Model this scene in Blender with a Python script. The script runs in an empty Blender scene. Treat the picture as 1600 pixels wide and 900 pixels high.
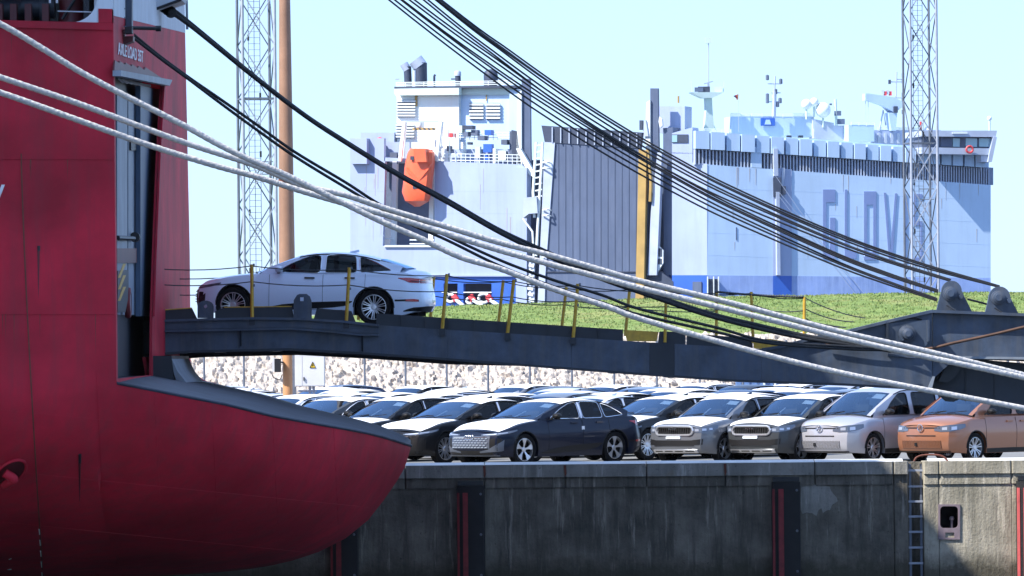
import bpy, math, random
from math import sin, cos, pi, radians, sqrt, atan2
from mathutils import Vector, Matrix
from mathutils.geometry import tessellate_polygon
from mathutils.bvhtree import BVHTree
from mathutils import noise as mnoise

S = bpy.context.scene
COL = S.collection
random.seed(7)

# ------------------------------------------------------------------ camera
F = 8889.0          # focal length in photo pixels (200 mm on 36 mm, 1600 px wide)
HC = 2.42           # eye height above the quay
RS, RC = sin(radians(0.5)), cos(radians(0.5))
cam = bpy.data.objects.new('camera', bpy.data.cameras.new('camera'))
COL.objects.link(cam)
cam.data.lens = 200.0; cam.data.sensor_width = 36.0
cam.data.shift_y = 107.0 / 1600.0
cam.data.clip_start = 1.0; cam.data.clip_end = 30000.0
cam.matrix_world = Matrix(((RC, RS, 0, 0), (0, 0, -1, 0), (-RS, RC, 0, HC), (0, 0, 0, 1)))
S.camera = cam

# ------------------------------------------------------------------ world, sun, exposure
SUN = Vector((-1.0, -0.54, 1.22)).normalized()
elev = math.asin(SUN.z); rot = atan2(SUN.x, SUN.y)
w = bpy.data.worlds.new('World'); S.world = w; w.use_nodes = True
nt = w.node_tree; bg = nt.nodes['Background']
sky = nt.nodes.new('ShaderNodeTexSky'); sky.sky_type = 'NISHITA'; sky.sun_disc = False
sky.sun_elevation = elev; sky.sun_rotation = rot
sky.air_density = 1.0; sky.dust_density = 0.3; sky.ozone_density = 2.0; sky.altitude = 0
bg.inputs['Strength'].default_value = 0.10
tint = nt.nodes.new('ShaderNodeMix'); tint.data_type = 'RGBA'; tint.blend_type = 'MULTIPLY'; tint.inputs['Factor'].default_value = 1.0
tint.inputs['B'].default_value = (0.66, 0.85, 1.28, 1)
even = nt.nodes.new('ShaderNodeMix'); even.data_type = 'RGBA'; even.inputs['Factor'].default_value = 0.50   # flat pale blue mixed in, evening the sky and lifting the shade
even.inputs['B'].default_value = (3.95, 5.6, 8.6, 1)
nt.links.new(sky.outputs['Color'], tint.inputs['A']); nt.links.new(tint.outputs['Result'], even.inputs['A']); nt.links.new(even.outputs['Result'], bg.inputs['Color'])
sl = bpy.data.lights.new('sun', 'SUN'); sl.energy = 5.0; sl.angle = radians(0.5); sl.color = (1.0, 0.955, 0.89)
so = bpy.data.objects.new('sun', sl); COL.objects.link(so)
so.rotation_euler = (-SUN).to_track_quat('-Z', 'Y').to_euler()
S.view_settings.view_transform = 'Standard'; S.view_settings.look = 'None'
S.view_settings.exposure = 0.95; S.view_settings.gamma = 1.0
S.render.resolution_x = 1024; S.render.resolution_y = 576
S.render.engine = 'CYCLES'
S.cycles.max_bounces = 6; S.cycles.transparent_max_bounces = 16

# ------------------------------------------------------------------ rays: where a thing seen at a pixel stands in the world
def Q(px, py):
    dx, dy = px - 800.0, py - 557.0
    return (dx * RC - dy * RS) / F, (dx * RS + dy * RC) / F
def P(px, py, d):
    a, b = Q(px, py); return Vector((a * d, d, HC - b * d))
def PX(px, py, X):                      # on the plane x = X
    a, b = Q(px, py); d = X / a; return Vector((X, d, HC - b * d))
def PL(px, py, A, n):                   # on the vertical plane through A with normal n
    a, b = Q(px, py); r = Vector((a, 1.0, -b)); o = Vector((0, 0, HC))
    t = (A - o).dot(n) / r.dot(n); return o + r * t
def ZP(py, px, d): return P(px, py, d).z

# ------------------------------------------------------------------ materials
def mat(name, col, rough=0.6, metal=0.0, var=0.0, vscale=1.0, col2=None, bump=0.0, bscale=20.0,
        streak=0.0, scol=(0.05, 0.04, 0.035), sscale=1.0, coat=0.0, spec=0.5, vdetail=6.0, objc=True):
    m = bpy.data.materials.new(name); m.use_nodes = True
    t = m.node_tree; b = t.nodes['Principled BSDF']; L = t.links.new
    b.inputs['Base Color'].default_value = (*col, 1); b.inputs['Roughness'].default_value = rough
    b.inputs['Metallic'].default_value = metal; b.inputs['Coat Weight'].default_value = coat
    b.inputs['Coat Roughness'].default_value = 0.04
    b.inputs['Specular IOR Level'].default_value = spec
    m.diffuse_color = (*col, 1)
    tc = t.nodes.new('ShaderNodeTexCoord'); src = tc.outputs['Object']
    out = None
    if var > 0 or col2:
        n = t.nodes.new('ShaderNodeTexNoise'); n.inputs['Scale'].default_value = vscale; n.inputs['Detail'].default_value = vdetail
        n.inputs['Roughness'].default_value = 0.62
        L(src, n.inputs['Vector'])
        r = t.nodes.new('ShaderNodeValToRGB'); r.color_ramp.elements[0].position = 0.33; r.color_ramp.elements[1].position = 0.68
        c2 = col2 or tuple(c * (1 - var) for c in col)
        c1 = col if col2 else tuple(min(1, c * (1 + var * 0.5)) for c in col)
        r.color_ramp.elements[0].color = (*c2, 1); r.color_ramp.elements[1].color = (*c1, 1)
        L(n.outputs['Fac'], r.inputs['Fac']); out = r.outputs['Color']
    if streak > 0:
        mp = t.nodes.new('ShaderNodeMapping'); mp.inputs['Scale'].default_value = (3.5 * sscale, 3.5 * sscale, 0.28 * sscale)
        L(src, mp.inputs['Vector'])
        n2 = t.nodes.new('ShaderNodeTexNoise'); n2.inputs['Scale'].default_value = 1.0; n2.inputs['Detail'].default_value = 8
        n2.inputs['Roughness'].default_value = 0.7
        L(mp.outputs[0], n2.inputs['Vector'])
        r2 = t.nodes.new('ShaderNodeValToRGB'); r2.color_ramp.elements[0].position = 0.47; r2.color_ramp.elements[1].position = 0.66
        L(n2.outputs['Fac'], r2.inputs['Fac'])
        mu = t.nodes.new('ShaderNodeMath'); mu.operation = 'MULTIPLY'; mu.inputs[1].default_value = streak
        L(r2.outputs['Color'], mu.inputs[0])
        mx = t.nodes.new('ShaderNodeMix'); mx.data_type = 'RGBA'
        L(mu.outputs[0], mx.inputs['Factor'])
        if out: L(out, mx.inputs['A'])
        else: mx.inputs['A'].default_value = (*col, 1)
        mx.inputs['B'].default_value = (*scol, 1); out = mx.outputs['Result']
    if out: L(out, b.inputs['Base Color'])
    if bump > 0:
        n3 = t.nodes.new('ShaderNodeTexNoise'); n3.inputs['Scale'].default_value = bscale; n3.inputs['Detail'].default_value = 5
        L(src, n3.inputs['Vector'])
        bp = t.nodes.new('ShaderNodeBump'); bp.inputs['Strength'].default_value = 1.0; bp.inputs['Distance'].default_value = bump
        L(n3.outputs['Fac'], bp.inputs['Height']); L(bp.outputs[0], b.inputs['Normal'])
    return m

def glassmat(name, tint, ior=1.5, extra=0.06):
    m = bpy.data.materials.new(name); m.use_nodes = True; t = m.node_tree; t.nodes.clear(); L = t.links.new
    o = t.nodes.new('ShaderNodeOutputMaterial'); mx = t.nodes.new('ShaderNodeMixShader')
    tr = t.nodes.new('ShaderNodeBsdfTransparent'); tr.inputs[0].default_value = (*tint, 1)
    gl = t.nodes.new('ShaderNodeBsdfGlossy'); gl.inputs['Roughness'].default_value = 0.02
    fr = t.nodes.new('ShaderNodeFresnel'); fr.inputs[0].default_value = ior
    ad = t.nodes.new('ShaderNodeMath'); ad.operation = 'ADD'; ad.inputs[1].default_value = extra; ad.use_clamp = True
    L(fr.outputs[0], ad.inputs[0]); L(ad.outputs[0], mx.inputs[0]); L(tr.outputs[0], mx.inputs[1]); L(gl.outputs[0], mx.inputs[2]); L(mx.outputs[0], o.inputs[0])
    return m

M = {}
def defmat(k, *a, **kw): M[k] = mat(k, *a, **kw)

# ------------------------------------------------------------------ mesh builder
class MB:
    def __init__(s): s.v = []; s.f = []; s.sm = []
    def add(s, vs, fs, smooth=False):
        o = len(s.v); s.v += [Vector(v) for v in vs]; s.f += [tuple(i + o for i in f) for f in fs]; s.sm += [smooth] * len(fs); return s
    def box(s, c, sz, rz=0.0, mtx=None):
        x, y, z = [k / 2 for k in sz]; c = Vector(c)
        vs = [Vector((a * x, b * y, e * z)) for a in (-1, 1) for b in (-1, 1) for e in (-1, 1)]
        R = mtx if mtx else Matrix.Rotation(rz, 3, 'Z')
        vs = [R @ v + c for v in vs]
        return s.add(vs, [(0, 1, 3, 2), (4, 6, 7, 5), (0, 4, 5, 1), (2, 3, 7, 6), (0, 2, 6, 4), (1, 5, 7, 3)])
    def bar(s, a, b, wd, ht=None):          # rectangular bar from a to b
        a = Vector(a); b = Vector(b); d = b - a; L = d.length
        if L < 1e-6: return s
        R = d.to_track_quat('X', 'Z').to_matrix()
        return s.box((a + b) / 2, (L, wd, ht or wd), mtx=R)
    def tube(s, pts, r, n=8, cap=True, r2=None):
        pts = [Vector(p) for p in pts]; k = len(pts); vs = []; fs = []
        up = None
        for i, p in enumerate(pts):
            d = (pts[min(i + 1, k - 1)] - pts[max(i - 1, 0)]).normalized()
            if up is None: up = d.orthogonal().normalized()
            else: up = (up - d * up.dot(d)).normalized()
            q = d.cross(up); rr = r if r2 is None else r + (r2 - r) * i / (k - 1)
            for j in range(n):
                a = 2 * pi * j / n; vs.append(p + (up * cos(a) + q * sin(a)) * rr)
        for i in range(k - 1):
            for j in range(n):
                fs.append((i * n + j, i * n + (j + 1) % n, (i + 1) * n + (j + 1) % n, (i + 1) * n + j))
        s.add(vs, fs, n > 4)
        if cap:
            s.add(vs[:n], [tuple(range(n))[::-1]]); s.add(vs[-n:], [tuple(range(n))])
        return s
    def prism(s, poly, ext, holes=()):      # 3-D planar polygon extruded by vector ext, with holes
        ext = Vector(ext); loops = [[Vector(p) for p in poly]] + [[Vector(p) for p in h] for h in holes]
        flat = [p for l in loops for p in l]; n = len(flat)
        tri = tessellate_polygon(loops)
        fs = [tuple(t) for t in tri] + [tuple(i + n for i in t[::-1]) for t in tri]
        o = 0
        for l in loops:
            m = len(l)
            for i in range(m): fs.append((o + i, o + (i + 1) % m, n + o + (i + 1) % m, n + o + i))
            o += m
        return s.add(flat + [p + ext for p in flat], fs)
    def sheet(s, poly, holes=(), fn=None):
        loops = [[Vector(p) for p in poly]] + [[Vector(p) for p in h] for h in holes]
        flat = [p for l in loops for p in l]; tri = tessellate_polygon(loops)
        return s.add([fn(p) for p in flat] if fn else flat, [tuple(t) for t in tri])
    def grid(s, rows, smooth=True, closed=False):
        n = len(rows[0]); vs = [p for r in rows for p in r]; fs = []
        for i in range(len(rows) - 1):
            for j in range(n - 1 + (1 if closed else 0)):
                fs.append((i * n + j, i * n + (j + 1) % n, (i + 1) * n + (j + 1) % n, (i + 1) * n + j))
        return s.add(vs, fs, smooth)
    def lathe(s, prof, c, axis='Z', n=24):
        c = Vector(c); rows = []
        for r, h in prof:
            row = []
            for j in range(n):
                a = 2 * pi * j / n
                if axis == 'Z': row.append(c + Vector((r * cos(a), r * sin(a), h)))
                elif axis == 'Y': row.append(c + Vector((r * cos(a), h, r * sin(a))))
                else: row.append(c + Vector((h, r * cos(a), r * sin(a))))
            rows.append(row)
        return s.grid(rows, True, True)
    def mesh(s, name, normals=True):
        me = bpy.data.meshes.new(name); me.from_pydata([tuple(v) for v in s.v], [], s.f)
        me.polygons.foreach_set('use_smooth', s.sm)
        if normals:
            import bmesh
            bm = bmesh.new(); bm.from_mesh(me); bmesh.ops.remove_doubles(bm, verts=bm.verts, dist=1e-5)
            bmesh.ops.recalc_face_normals(bm, faces=bm.faces); bm.to_mesh(me); bm.free()
        me.set_sharp_from_angle(angle=radians(38))
        me.update(); return me
    def build(s, name, m, parent=None, loc=None, **tags):
        if loc is not None:
            loc = Vector(loc)
            for v in s.v: v -= loc
        o = bpy.data.objects.new(name, s.mesh(name)); COL.objects.link(o)
        if m: o.data.materials.append(m if not isinstance(m, str) else M[m])
        if parent: o.parent = parent
        if loc is not None: o.location = loc
        if tags: tag(o, **tags)
        return o

def tag(o, label=None, cat=None, group=None, kind=None):
    if label: o['label'] = label
    if cat: o['category'] = cat
    if group: o['group'] = group
    if kind: o['kind'] = kind
    return o
def empty(name, loc, label, cat, group=None, rz=0.0):
    o = bpy.data.objects.new(name, None); COL.objects.link(o); o.location = Vector(loc); o.rotation_euler = (0, 0, rz)
    o.empty_display_size = 0.2
    return tag(o, label, cat, group)
def strand_tube(mb, pts, r, pitch=.14, lobes=3, n=12):
    # laid rope: the section is lobed and turns along the length
    seg = []; L = 0
    for a, b in zip(pts, pts[1:]):
        k = max(1, int((b - a).length / (pitch / 5)))
        for i in range(k): seg.append((a.lerp(b, i / k), L + (b - a).length * i / k))
        L += (b - a).length
    seg.append((pts[-1], L)); vs = []; fs = []; up = None
    for i, (p, s) in enumerate(seg):
        d = (seg[min(i + 1, len(seg) - 1)][0] - seg[max(i - 1, 0)][0]).normalized()
        up = d.orthogonal().normalized() if up is None else (up - d * up.dot(d)).normalized()
        q = d.cross(up); tw = 2 * pi * s / (pitch * lobes)
        for j in range(n):
            a = 2 * pi * j / n; rr = r * (.91 + .10 * abs(cos(lobes * (a - tw) / 2)))
            vs.append(p + (up * cos(a) + q * sin(a)) * rr)
    m = len(seg)
    for i in range(m - 1):
        for j in range(n): fs.append((i * n + j, i * n + (j + 1) % n, (i + 1) * n + (j + 1) % n, (i + 1) * n + j))
    return mb.add(vs, fs, True)
class G:                                    # a thing whose parts are given in world coordinates
    def __init__(s, name, loc, label, cat, group=None): s.o = empty(name, loc, label, cat, group); s.l = Vector(loc)
    def part(s, name, mb, m, parent=None, **tags):
        off = s.l if parent is None else s.l
        for v in mb.v: v -= off
        o = bpy.data.objects.new(name, mb.mesh(name)); COL.objects.link(o)
        o.data.materials.append(M[m] if isinstance(m, str) else m); o.parent = parent or s.o
        if tags: tag(o, **tags)
        return o
def struct(name, mb, m, **k):
    return mb.build(name, m, kind='structure', **k)

def spline(pts, n=10):
    pts = [Vector(p) for p in pts]; q = [2 * pts[0] - pts[1]] + pts + [2 * pts[-1] - pts[-2]]; out = []
    for i in range(1, len(q) - 2):
        a, b, c, d = q[i - 1], q[i], q[i + 1], q[i + 2]
        for k in range(n):
            t = k / n
            out.append(0.5 * ((2 * b) + (c - a) * t + (2 * a - 5 * b + 4 * c - d) * t * t + (3 * b - a - 3 * c + d) * t ** 3))
    out.append(pts[-1]); return out
def interp(tab, x):
    if x <= tab[0][0]: return tab[0][1]
    for (a, b), (c, d) in zip(tab, tab[1:]):
        if x <= c: return b + (d - b) * (x - a) / (c - a)
    return tab[-1][1]
def sinterp(tab, x):                        # smooth (monotone-ish) interpolation
    if x <= tab[0][0]: return tab[0][1]
    if x >= tab[-1][0]: return tab[-1][1]
    n = len(tab)
    for i in range(n - 1):
        if x <= tab[i + 1][0]:
            x0, y0 = tab[i]; x1, y1 = tab[i + 1]; h = x1 - x0
            def sl(k):
                if k <= 0 or k >= n - 1:
                    k2 = 0 if k <= 0 else n - 2
                    return (tab[k2 + 1][1] - tab[k2][1]) / (tab[k2 + 1][0] - tab[k2][0])
                return (tab[k + 1][1] - tab[k - 1][1]) / (tab[k + 1][0] - tab[k - 1][0])
            t = (x - x0) / h; m0, m1 = sl(i) * h, sl(i + 1) * h
            return (2*t**3-3*t*t+1)*y0 + (t**3-2*t*t+t)*m0 + (-2*t**3+3*t*t)*y1 + (t**3-t*t)*m1
def textmesh(txt, size, sx=1.0, depth=0.01, bold=0.0):   # letters in the XY plane, origin at lower left
    cu = bpy.data.curves.new('lettering', 'FONT'); cu.body = txt; cu.size = size; cu.extrude = depth; cu.offset = bold
    ob = bpy.data.objects.new('lettering', cu); COL.objects.link(ob)
    dg = bpy.context.evaluated_depsgraph_get(); me = bpy.data.meshes.new_from_object(ob.evaluated_get(dg))
    mb = MB(); mb.add([Vector((v.co.x * sx, v.co.y, v.co.z)) for v in me.vertices], [tuple(p.vertices) for p in me.polygons])
    bpy.data.objects.remove(ob); bpy.data.curves.remove(cu); bpy.data.meshes.remove(me)
    return mb
def xform(mb, O, X, Y, Z):
    mb.v = [O + X * v.x + Y * v.y + Z * v.z for v in mb.v]; return mb
def bvh_of(mb): return BVHTree.FromPolygons([tuple(v) for v in mb.v], mb.f)
def hit(bvh, px, py):
    a, b = Q(px, py); o = Vector((0, 0, HC)); r = Vector((a, 1.0, -b)).normalized()
    loc, nrm, i, d = bvh.ray_cast(o, r)
    if loc is None: return None
    if nrm.dot(r) > 0: nrm = -nrm
    return loc, nrm
# ------------------------------------------------------------------ material library
defmat('hull_red', (0.55, 0.018, 0.042), 0.62, spec=0.22, var=0.42, vscale=0.45, streak=0.42, scol=(0.26, 0.035, 0.045), bump=0.02, bscale=0.9)
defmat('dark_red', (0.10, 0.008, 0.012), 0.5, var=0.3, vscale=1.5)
defmat('hull_white', (0.62, 0.66, 0.70), 0.7, spec=0.2, var=0.12, vscale=0.8, streak=0.2, scol=(0.35, 0.30, 0.24))
defmat('letter_white', (0.75, 0.75, 0.77), 0.5, var=0.15, vscale=6)
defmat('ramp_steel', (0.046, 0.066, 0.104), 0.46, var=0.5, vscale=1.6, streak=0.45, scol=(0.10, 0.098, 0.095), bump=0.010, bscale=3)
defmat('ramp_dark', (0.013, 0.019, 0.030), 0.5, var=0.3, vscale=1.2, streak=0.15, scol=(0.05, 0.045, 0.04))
defmat('stern_deck', (0.036, 0.045, 0.065), 0.5, spec=.25, var=0.5, vscale=1.6, streak=0.0, bump=0.02, bscale=2.5)
defmat('black_steel', (0.012, 0.014, 0.018), 0.5, var=0.2, vscale=2)
defmat('black_rubber', (0.010, 0.010, 0.011), 0.75, var=0.3, vscale=5, bump=0.004, bscale=30)
defmat('steel_grey', (0.22, 0.25, 0.29), 0.5, var=0.25, vscale=1.5, streak=0.3, scol=(0.12, 0.10, 0.09))
defmat('panel_grey', (0.20, 0.24, 0.30), 0.5, var=0.22, vscale=1.0, streak=0.3, scol=(0.08, 0.09, 0.11))
defmat('door_blue', (0.05, 0.09, 0.15), 0.5, var=0.25, vscale=1.0)
defmat('galvanised', (0.36, 0.39, 0.46), 0.55, 0.1, var=0.18, vscale=3)
defmat('galv_dark', (0.14, 0.16, 0.20), 0.5, 0.2, var=0.18, vscale=3)
defmat('yellow', (0.62, 0.36, 0.03), 0.5, var=0.25, vscale=6, streak=0.25, scol=(0.20, 0.11, 0.03), sscale=3)
defmat('wire', (0.03, 0.033, 0.04), 0.5)
defmat('pole_brown', (0.30, 0.17, 0.105), 0.55, var=0.18, vscale=1.5, streak=0.25, scol=(0.16, 0.09, 0.06))
defmat('pole_orange', (0.50, 0.25, 0.11), 0.6, var=0.15, vscale=2, streak=0.2, scol=(0.3, 0.14, 0.07))
defmat('rope_white', (0.66, 0.61, 0.52), 0.9, spec=.1, var=0.0, vscale=14, col2=(0.42, 0.41, 0.42), bump=0.03, bscale=14)
defmat('rope_black', (0.010, 0.011, 0.013), 0.7, var=0.3, vscale=9, bump=0.01, bscale=20)
defmat('cable_grease', (0.012, 0.012, 0.014), 0.5)
defmat('rust_cable', (0.10, 0.05, 0.03), 0.8, var=0.3, vscale=4)
defmat('cabinet', (0.62, 0.63, 0.64), 0.5, var=0.08, vscale=2)
defmat('sign_yellow', (0.75, 0.50, 0.02), 0.5)
defmat('black_paint', (0.01, 0.01, 0.01), 0.5)
defmat('tarmac', (0.17, 0.168, 0.16), 0.85, var=0.22, vscale=0.5, bump=0.01, bscale=8)
defmat('coping_top', (0.66, 0.65, 0.62), 0.8, var=0.2, vscale=1.5, bump=0.01, bscale=12)
defmat('sea', (0.010, 0.020, 0.026), 0.08, bump=0.12, bscale=0.9)
defmat('rust', (0.16, 0.05, 0.03), 0.8, var=0.4, vscale=4)
defmat('fender_red', (0.24, 0.02, 0.025), 0.6, var=0.5, vscale=2.5, streak=0.6, scol=(0.04, 0.012, 0.012))
defmat('fender_bright', (0.55, 0.09, 0.09), 0.6, var=0.3, vscale=3, streak=0.35, scol=(0.2, 0.06, 0.05))
defmat('niche', (0.22, 0.17, 0.19), 0.6, var=0.3, vscale=4)
defmat('container_blue', (0.10, 0.20, 0.42), 0.6, var=0.2, vscale=2)
defmat('film_white', (0.80, 0.81, 0.83), 0.35, bump=0.004, bscale=9, var=0.03, vscale=3)

def concrete(name, base, dark, light, joint=0.0):
    m = bpy.data.materials.new(name); m.use_nodes = True; t = m.node_tree; b = t.nodes['Principled BSDF']; L = t.links.new
    b.inputs['Roughness'].default_value = 0.88; b.inputs['Specular IOR Level'].default_value = 0.25
    tc = t.nodes.new('ShaderNodeTexCoord'); src = tc.outputs['Object']
    def noise(sc, det, ro=0.6, mp=None):
        n = t.nodes.new('ShaderNodeTexNoise'); n.inputs['Scale'].default_value = sc; n.inputs['Detail'].default_value = det; n.inputs['Roughness'].default_value = ro
        if mp:
            q = t.nodes.new('ShaderNodeMapping'); q.inputs['Scale'].default_value = mp; L(src, q.inputs[0]); L(q.outputs[0], n.inputs['Vector'])
        else: L(src, n.inputs['Vector'])
        return n.outputs['Fac']
    def ramp(f, a, bb, c0, c1):
        r = t.nodes.new('ShaderNodeValToRGB'); r.color_ramp.elements[0].position = a; r.color_ramp.elements[1].position = bb
        r.color_ramp.elements[0].color = (*c0, 1); r.color_ramp.elements[1].color = (*c1, 1); L(f, r.inputs[0]); return r.outputs[0]
    def mix(f, a, bb, k=1.0):
        if k != 1.0:
            mu = t.nodes.new('ShaderNodeMath'); mu.operation = 'MULTIPLY'; mu.inputs[1].default_value = k; L(f, mu.inputs[0]); f = mu.outputs[0]
        x = t.nodes.new('ShaderNodeMix'); x.data_type = 'RGBA'; L(f, x.inputs['Factor']); L(a, x.inputs['A'])
        if isinstance(bb, tuple): x.inputs['B'].default_value = (*bb, 1)
        else: L(bb, x.inputs['B'])
        return x.outputs['Result']
    W, B = (1, 1, 1), (0, 0, 0)
    c = ramp(noise(0.9, 7, 0.65), 0.32, 0.70, dark, base)
    c = mix(ramp(noise(1.0, 9, 0.7, (3.2, 3.2, 0.35)), 0.50, 0.64, B, W), c, dark, 0.75)
    c = mix(ramp(noise(1.0, 9, 0.72, (5.5, 5.5, 0.5)), 0.56, 0.68, B, W), c, light, 0.6)
    c = mix(ramp(noise(11, 6, 0.7), 0.60, 0.72, B, W), c, tuple(x * 0.35 for x in dark), 0.7)
    c = mix(ramp(noise(1.6, 5, 0.6), 0.66, 0.74, B, W), c, (0.20, 0.12, 0.05), 0.35)
    # splash zone: weed and slime where the tide wets the wall
    ge = t.nodes.new('ShaderNodeNewGeometry'); sp = t.nodes.new('ShaderNodeSeparateXYZ'); L(ge.outputs['Position'], sp.inputs[0])
    ad = t.nodes.new('ShaderNodeMath'); ad.operation = 'ADD'; L(sp.outputs['Z'], ad.inputs[0])
    nn = noise(2.5, 6, 0.7); mm = t.nodes.new('ShaderNodeMath'); mm.operation = 'MULTIPLY'; mm.inputs[1].default_value = 0.9; L(nn, mm.inputs[0]); L(mm.outputs[0], ad.inputs[1])
    mr = t.nodes.new('ShaderNodeMapRange'); mr.inputs['From Min'].default_value = -1.55; mr.inputs['From Max'].default_value = -1.95
    L(ad.outputs[0], mr.inputs['Value'])
    c = mix(mr.outputs[0], c, (0.05, 0.045, 0.03), 0.85)
    L(c, b.inputs['Base Color'])
    bp = t.nodes.new('ShaderNodeBump'); bp.inputs['Distance'].default_value = 0.02; L(noise(16, 7, 0.7), bp.inputs['Height'])
    bp2 = t.nodes.new('ShaderNodeBump'); bp2.inputs['Distance'].default_value = 0.03; L(noise(1.0, 6, 0.6, (6, 6, 1.0)), bp2.inputs['Height'])
    L(bp.outputs[0], bp2.inputs['Normal']); L(bp2.outputs[0], b.inputs['Normal'])
    M[name] = m
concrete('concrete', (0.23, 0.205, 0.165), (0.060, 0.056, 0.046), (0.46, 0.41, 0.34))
concrete('concrete_sunlit', (0.46, 0.42, 0.33), (0.20, 0.185, 0.14), (0.66, 0.60, 0.48))  # sunlit copy of the wall concrete, the sun's brightness put into its colour
concrete('concrete_coping', (0.34, 0.32, 0.28), (0.17, 0.165, 0.145), (0.60, 0.56, 0.50))
M['fender_red'].node_tree
# the ship beyond
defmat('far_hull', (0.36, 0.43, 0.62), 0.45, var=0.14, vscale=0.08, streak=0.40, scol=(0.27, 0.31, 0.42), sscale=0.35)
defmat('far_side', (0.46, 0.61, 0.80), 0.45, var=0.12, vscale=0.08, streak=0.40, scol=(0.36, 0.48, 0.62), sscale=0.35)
defmat('far_blue', (0.03, 0.12, 0.50), 0.45, var=0.15, vscale=0.2)
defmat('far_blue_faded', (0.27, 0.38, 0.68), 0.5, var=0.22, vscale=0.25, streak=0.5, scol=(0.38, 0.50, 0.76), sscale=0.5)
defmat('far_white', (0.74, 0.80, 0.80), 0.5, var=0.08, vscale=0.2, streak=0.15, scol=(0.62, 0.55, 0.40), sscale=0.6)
defmat('far_green', (0.52, 0.64, 0.60), 0.6, var=0.1, vscale=0.3)
defmat('far_grey', (0.075, 0.105, 0.18), 0.55, var=0.15, vscale=0.15, streak=0.35, scol=(0.13, 0.16, 0.24), sscale=0.5)
defmat('far_arm', (0.42, 0.48, 0.60), 0.5, var=0.15, vscale=0.4)
defmat('far_gallery', (0.26, 0.31, 0.43), 0.6, var=0.2, vscale=0.6)
defmat('far_dark', (0.035, 0.05, 0.09), 0.6, var=0.3, vscale=0.4)
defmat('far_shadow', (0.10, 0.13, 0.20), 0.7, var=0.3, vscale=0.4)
defmat('far_orange', (0.86, 0.13, 0.05), 0.4, var=0.12, vscale=0.8)
defmat('far_ochre', (0.42, 0.27, 0.08), 0.6, var=0.2, vscale=0.5)
defmat('far_letter', (0.20, 0.27, 0.50), 0.5, var=0.12, vscale=0.3)
defmat('far_red', (0.60, 0.05, 0.06), 0.5)
defmat('far_glass', (0.25, 0.42, 0.50), 0.12, spec=0.8)
defmat('stone', (0.60, 0.53, 0.46), 0.95, col2=(0.30, 0.26, 0.22), vscale=4.5, bump=0.10, bscale=7, spec=.1)
# grass
def grassmat(name, a, b_, c_, dry=(0.30, 0.27, 0.12)):
    m = mat(name, a, 0.9, col2=b_, vscale=1.3, vdetail=10, bump=0.06, bscale=7, spec=0.1)
    t = m.node_tree; L = t.links.new; b = t.nodes['Principled BSDF']; src = b.inputs['Base Color'].links[0].from_socket
    tc = t.nodes.new('ShaderNodeTexCoord'); n = t.nodes.new('ShaderNodeTexNoise'); n.inputs['Scale'].default_value = .35; n.inputs['Detail'].default_value = 8; n.inputs['Roughness'].default_value = .7
    L(tc.outputs['Object'], n.inputs['Vector']); r = t.nodes.new('ShaderNodeValToRGB'); r.color_ramp.elements[0].position = .48; r.color_ramp.elements[1].position = .66
    L(n.outputs['Fac'], r.inputs[0]); mu = t.nodes.new('ShaderNodeMath'); mu.operation = 'MULTIPLY'; mu.inputs[1].default_value = .55; L(r.outputs[0], mu.inputs[0])
    x = t.nodes.new('ShaderNodeMix'); x.data_type = 'RGBA'; L(mu.outputs[0], x.inputs['Factor']); L(src, x.inputs['A']); x.inputs['B'].default_value = (*dry, 1); L(x.outputs['Result'], b.inputs['Base Color'])
    return m
M['grass'] = grassmat('grass', (0.20, 0.27, 0.085), (0.085, 0.135, 0.035), None)
M['grass_tuft'] = grassmat('grass_tuft', (0.25, 0.31, 0.11), (0.10, 0.15, 0.04), None)

defmat('well_dark', (0.006, 0.005, 0.006), 0.9, spec=.1)  # shade inside the mooring niche put into a near black colour
defmat('far_streak', (0.36, 0.36, 0.40), 0.7, col2=(0.36, 0.30, 0.24), vscale=.2)
# ------------------------------------------------------------------ ground, water, quay
YW = 126.5
sea = MB(); sea.add([(-9000, -300, -3.6), (9000, -300, -3.6), (9000, 14000, -3.6), (-9000, 14000, -3.6)], [(0, 1, 2, 3)])
struct('water', sea, 'sea')
gr = MB(); gr.box((0, 172.4, -2.57), (300, 90.4, 5.0)); struct('quay_pavement', gr, 'tarmac')

WX = lambda px: P(px, 727, YW).x
wall = MB(); wall.box((0, YW + 0.20, -2.7), (0.1, 0.1, 0.1))
root = bpy.data.objects.new('quay_wall', None); COL.objects.link(root); root.location = (0, YW, 0); root['kind'] = 'structure'
def wpart(name, mb, m):
    for v in mb.v: v -= Vector((0, YW, 0))
    o = bpy.data.objects.new(name, mb.mesh(name)); COL.objects.link(o); o.data.materials.append(M[m]); o.parent = root; return o
ladder_l, ladder_r = WX(1419), WX(1443)
def bevbox(x0, x1, y0, y1, z0, z1, b=0.025):
    mb = MB(); pl = [(x0 + b, y0), (x1 - b, y0), (x1, y0 + b), (x1, y1), (x0, y1), (x0, y0 + b)]
    pl = [Vector((x, y, z0)) for x, y in pl]; mb.prism(pl, (0, 0, z1 - z0)); return mb
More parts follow.
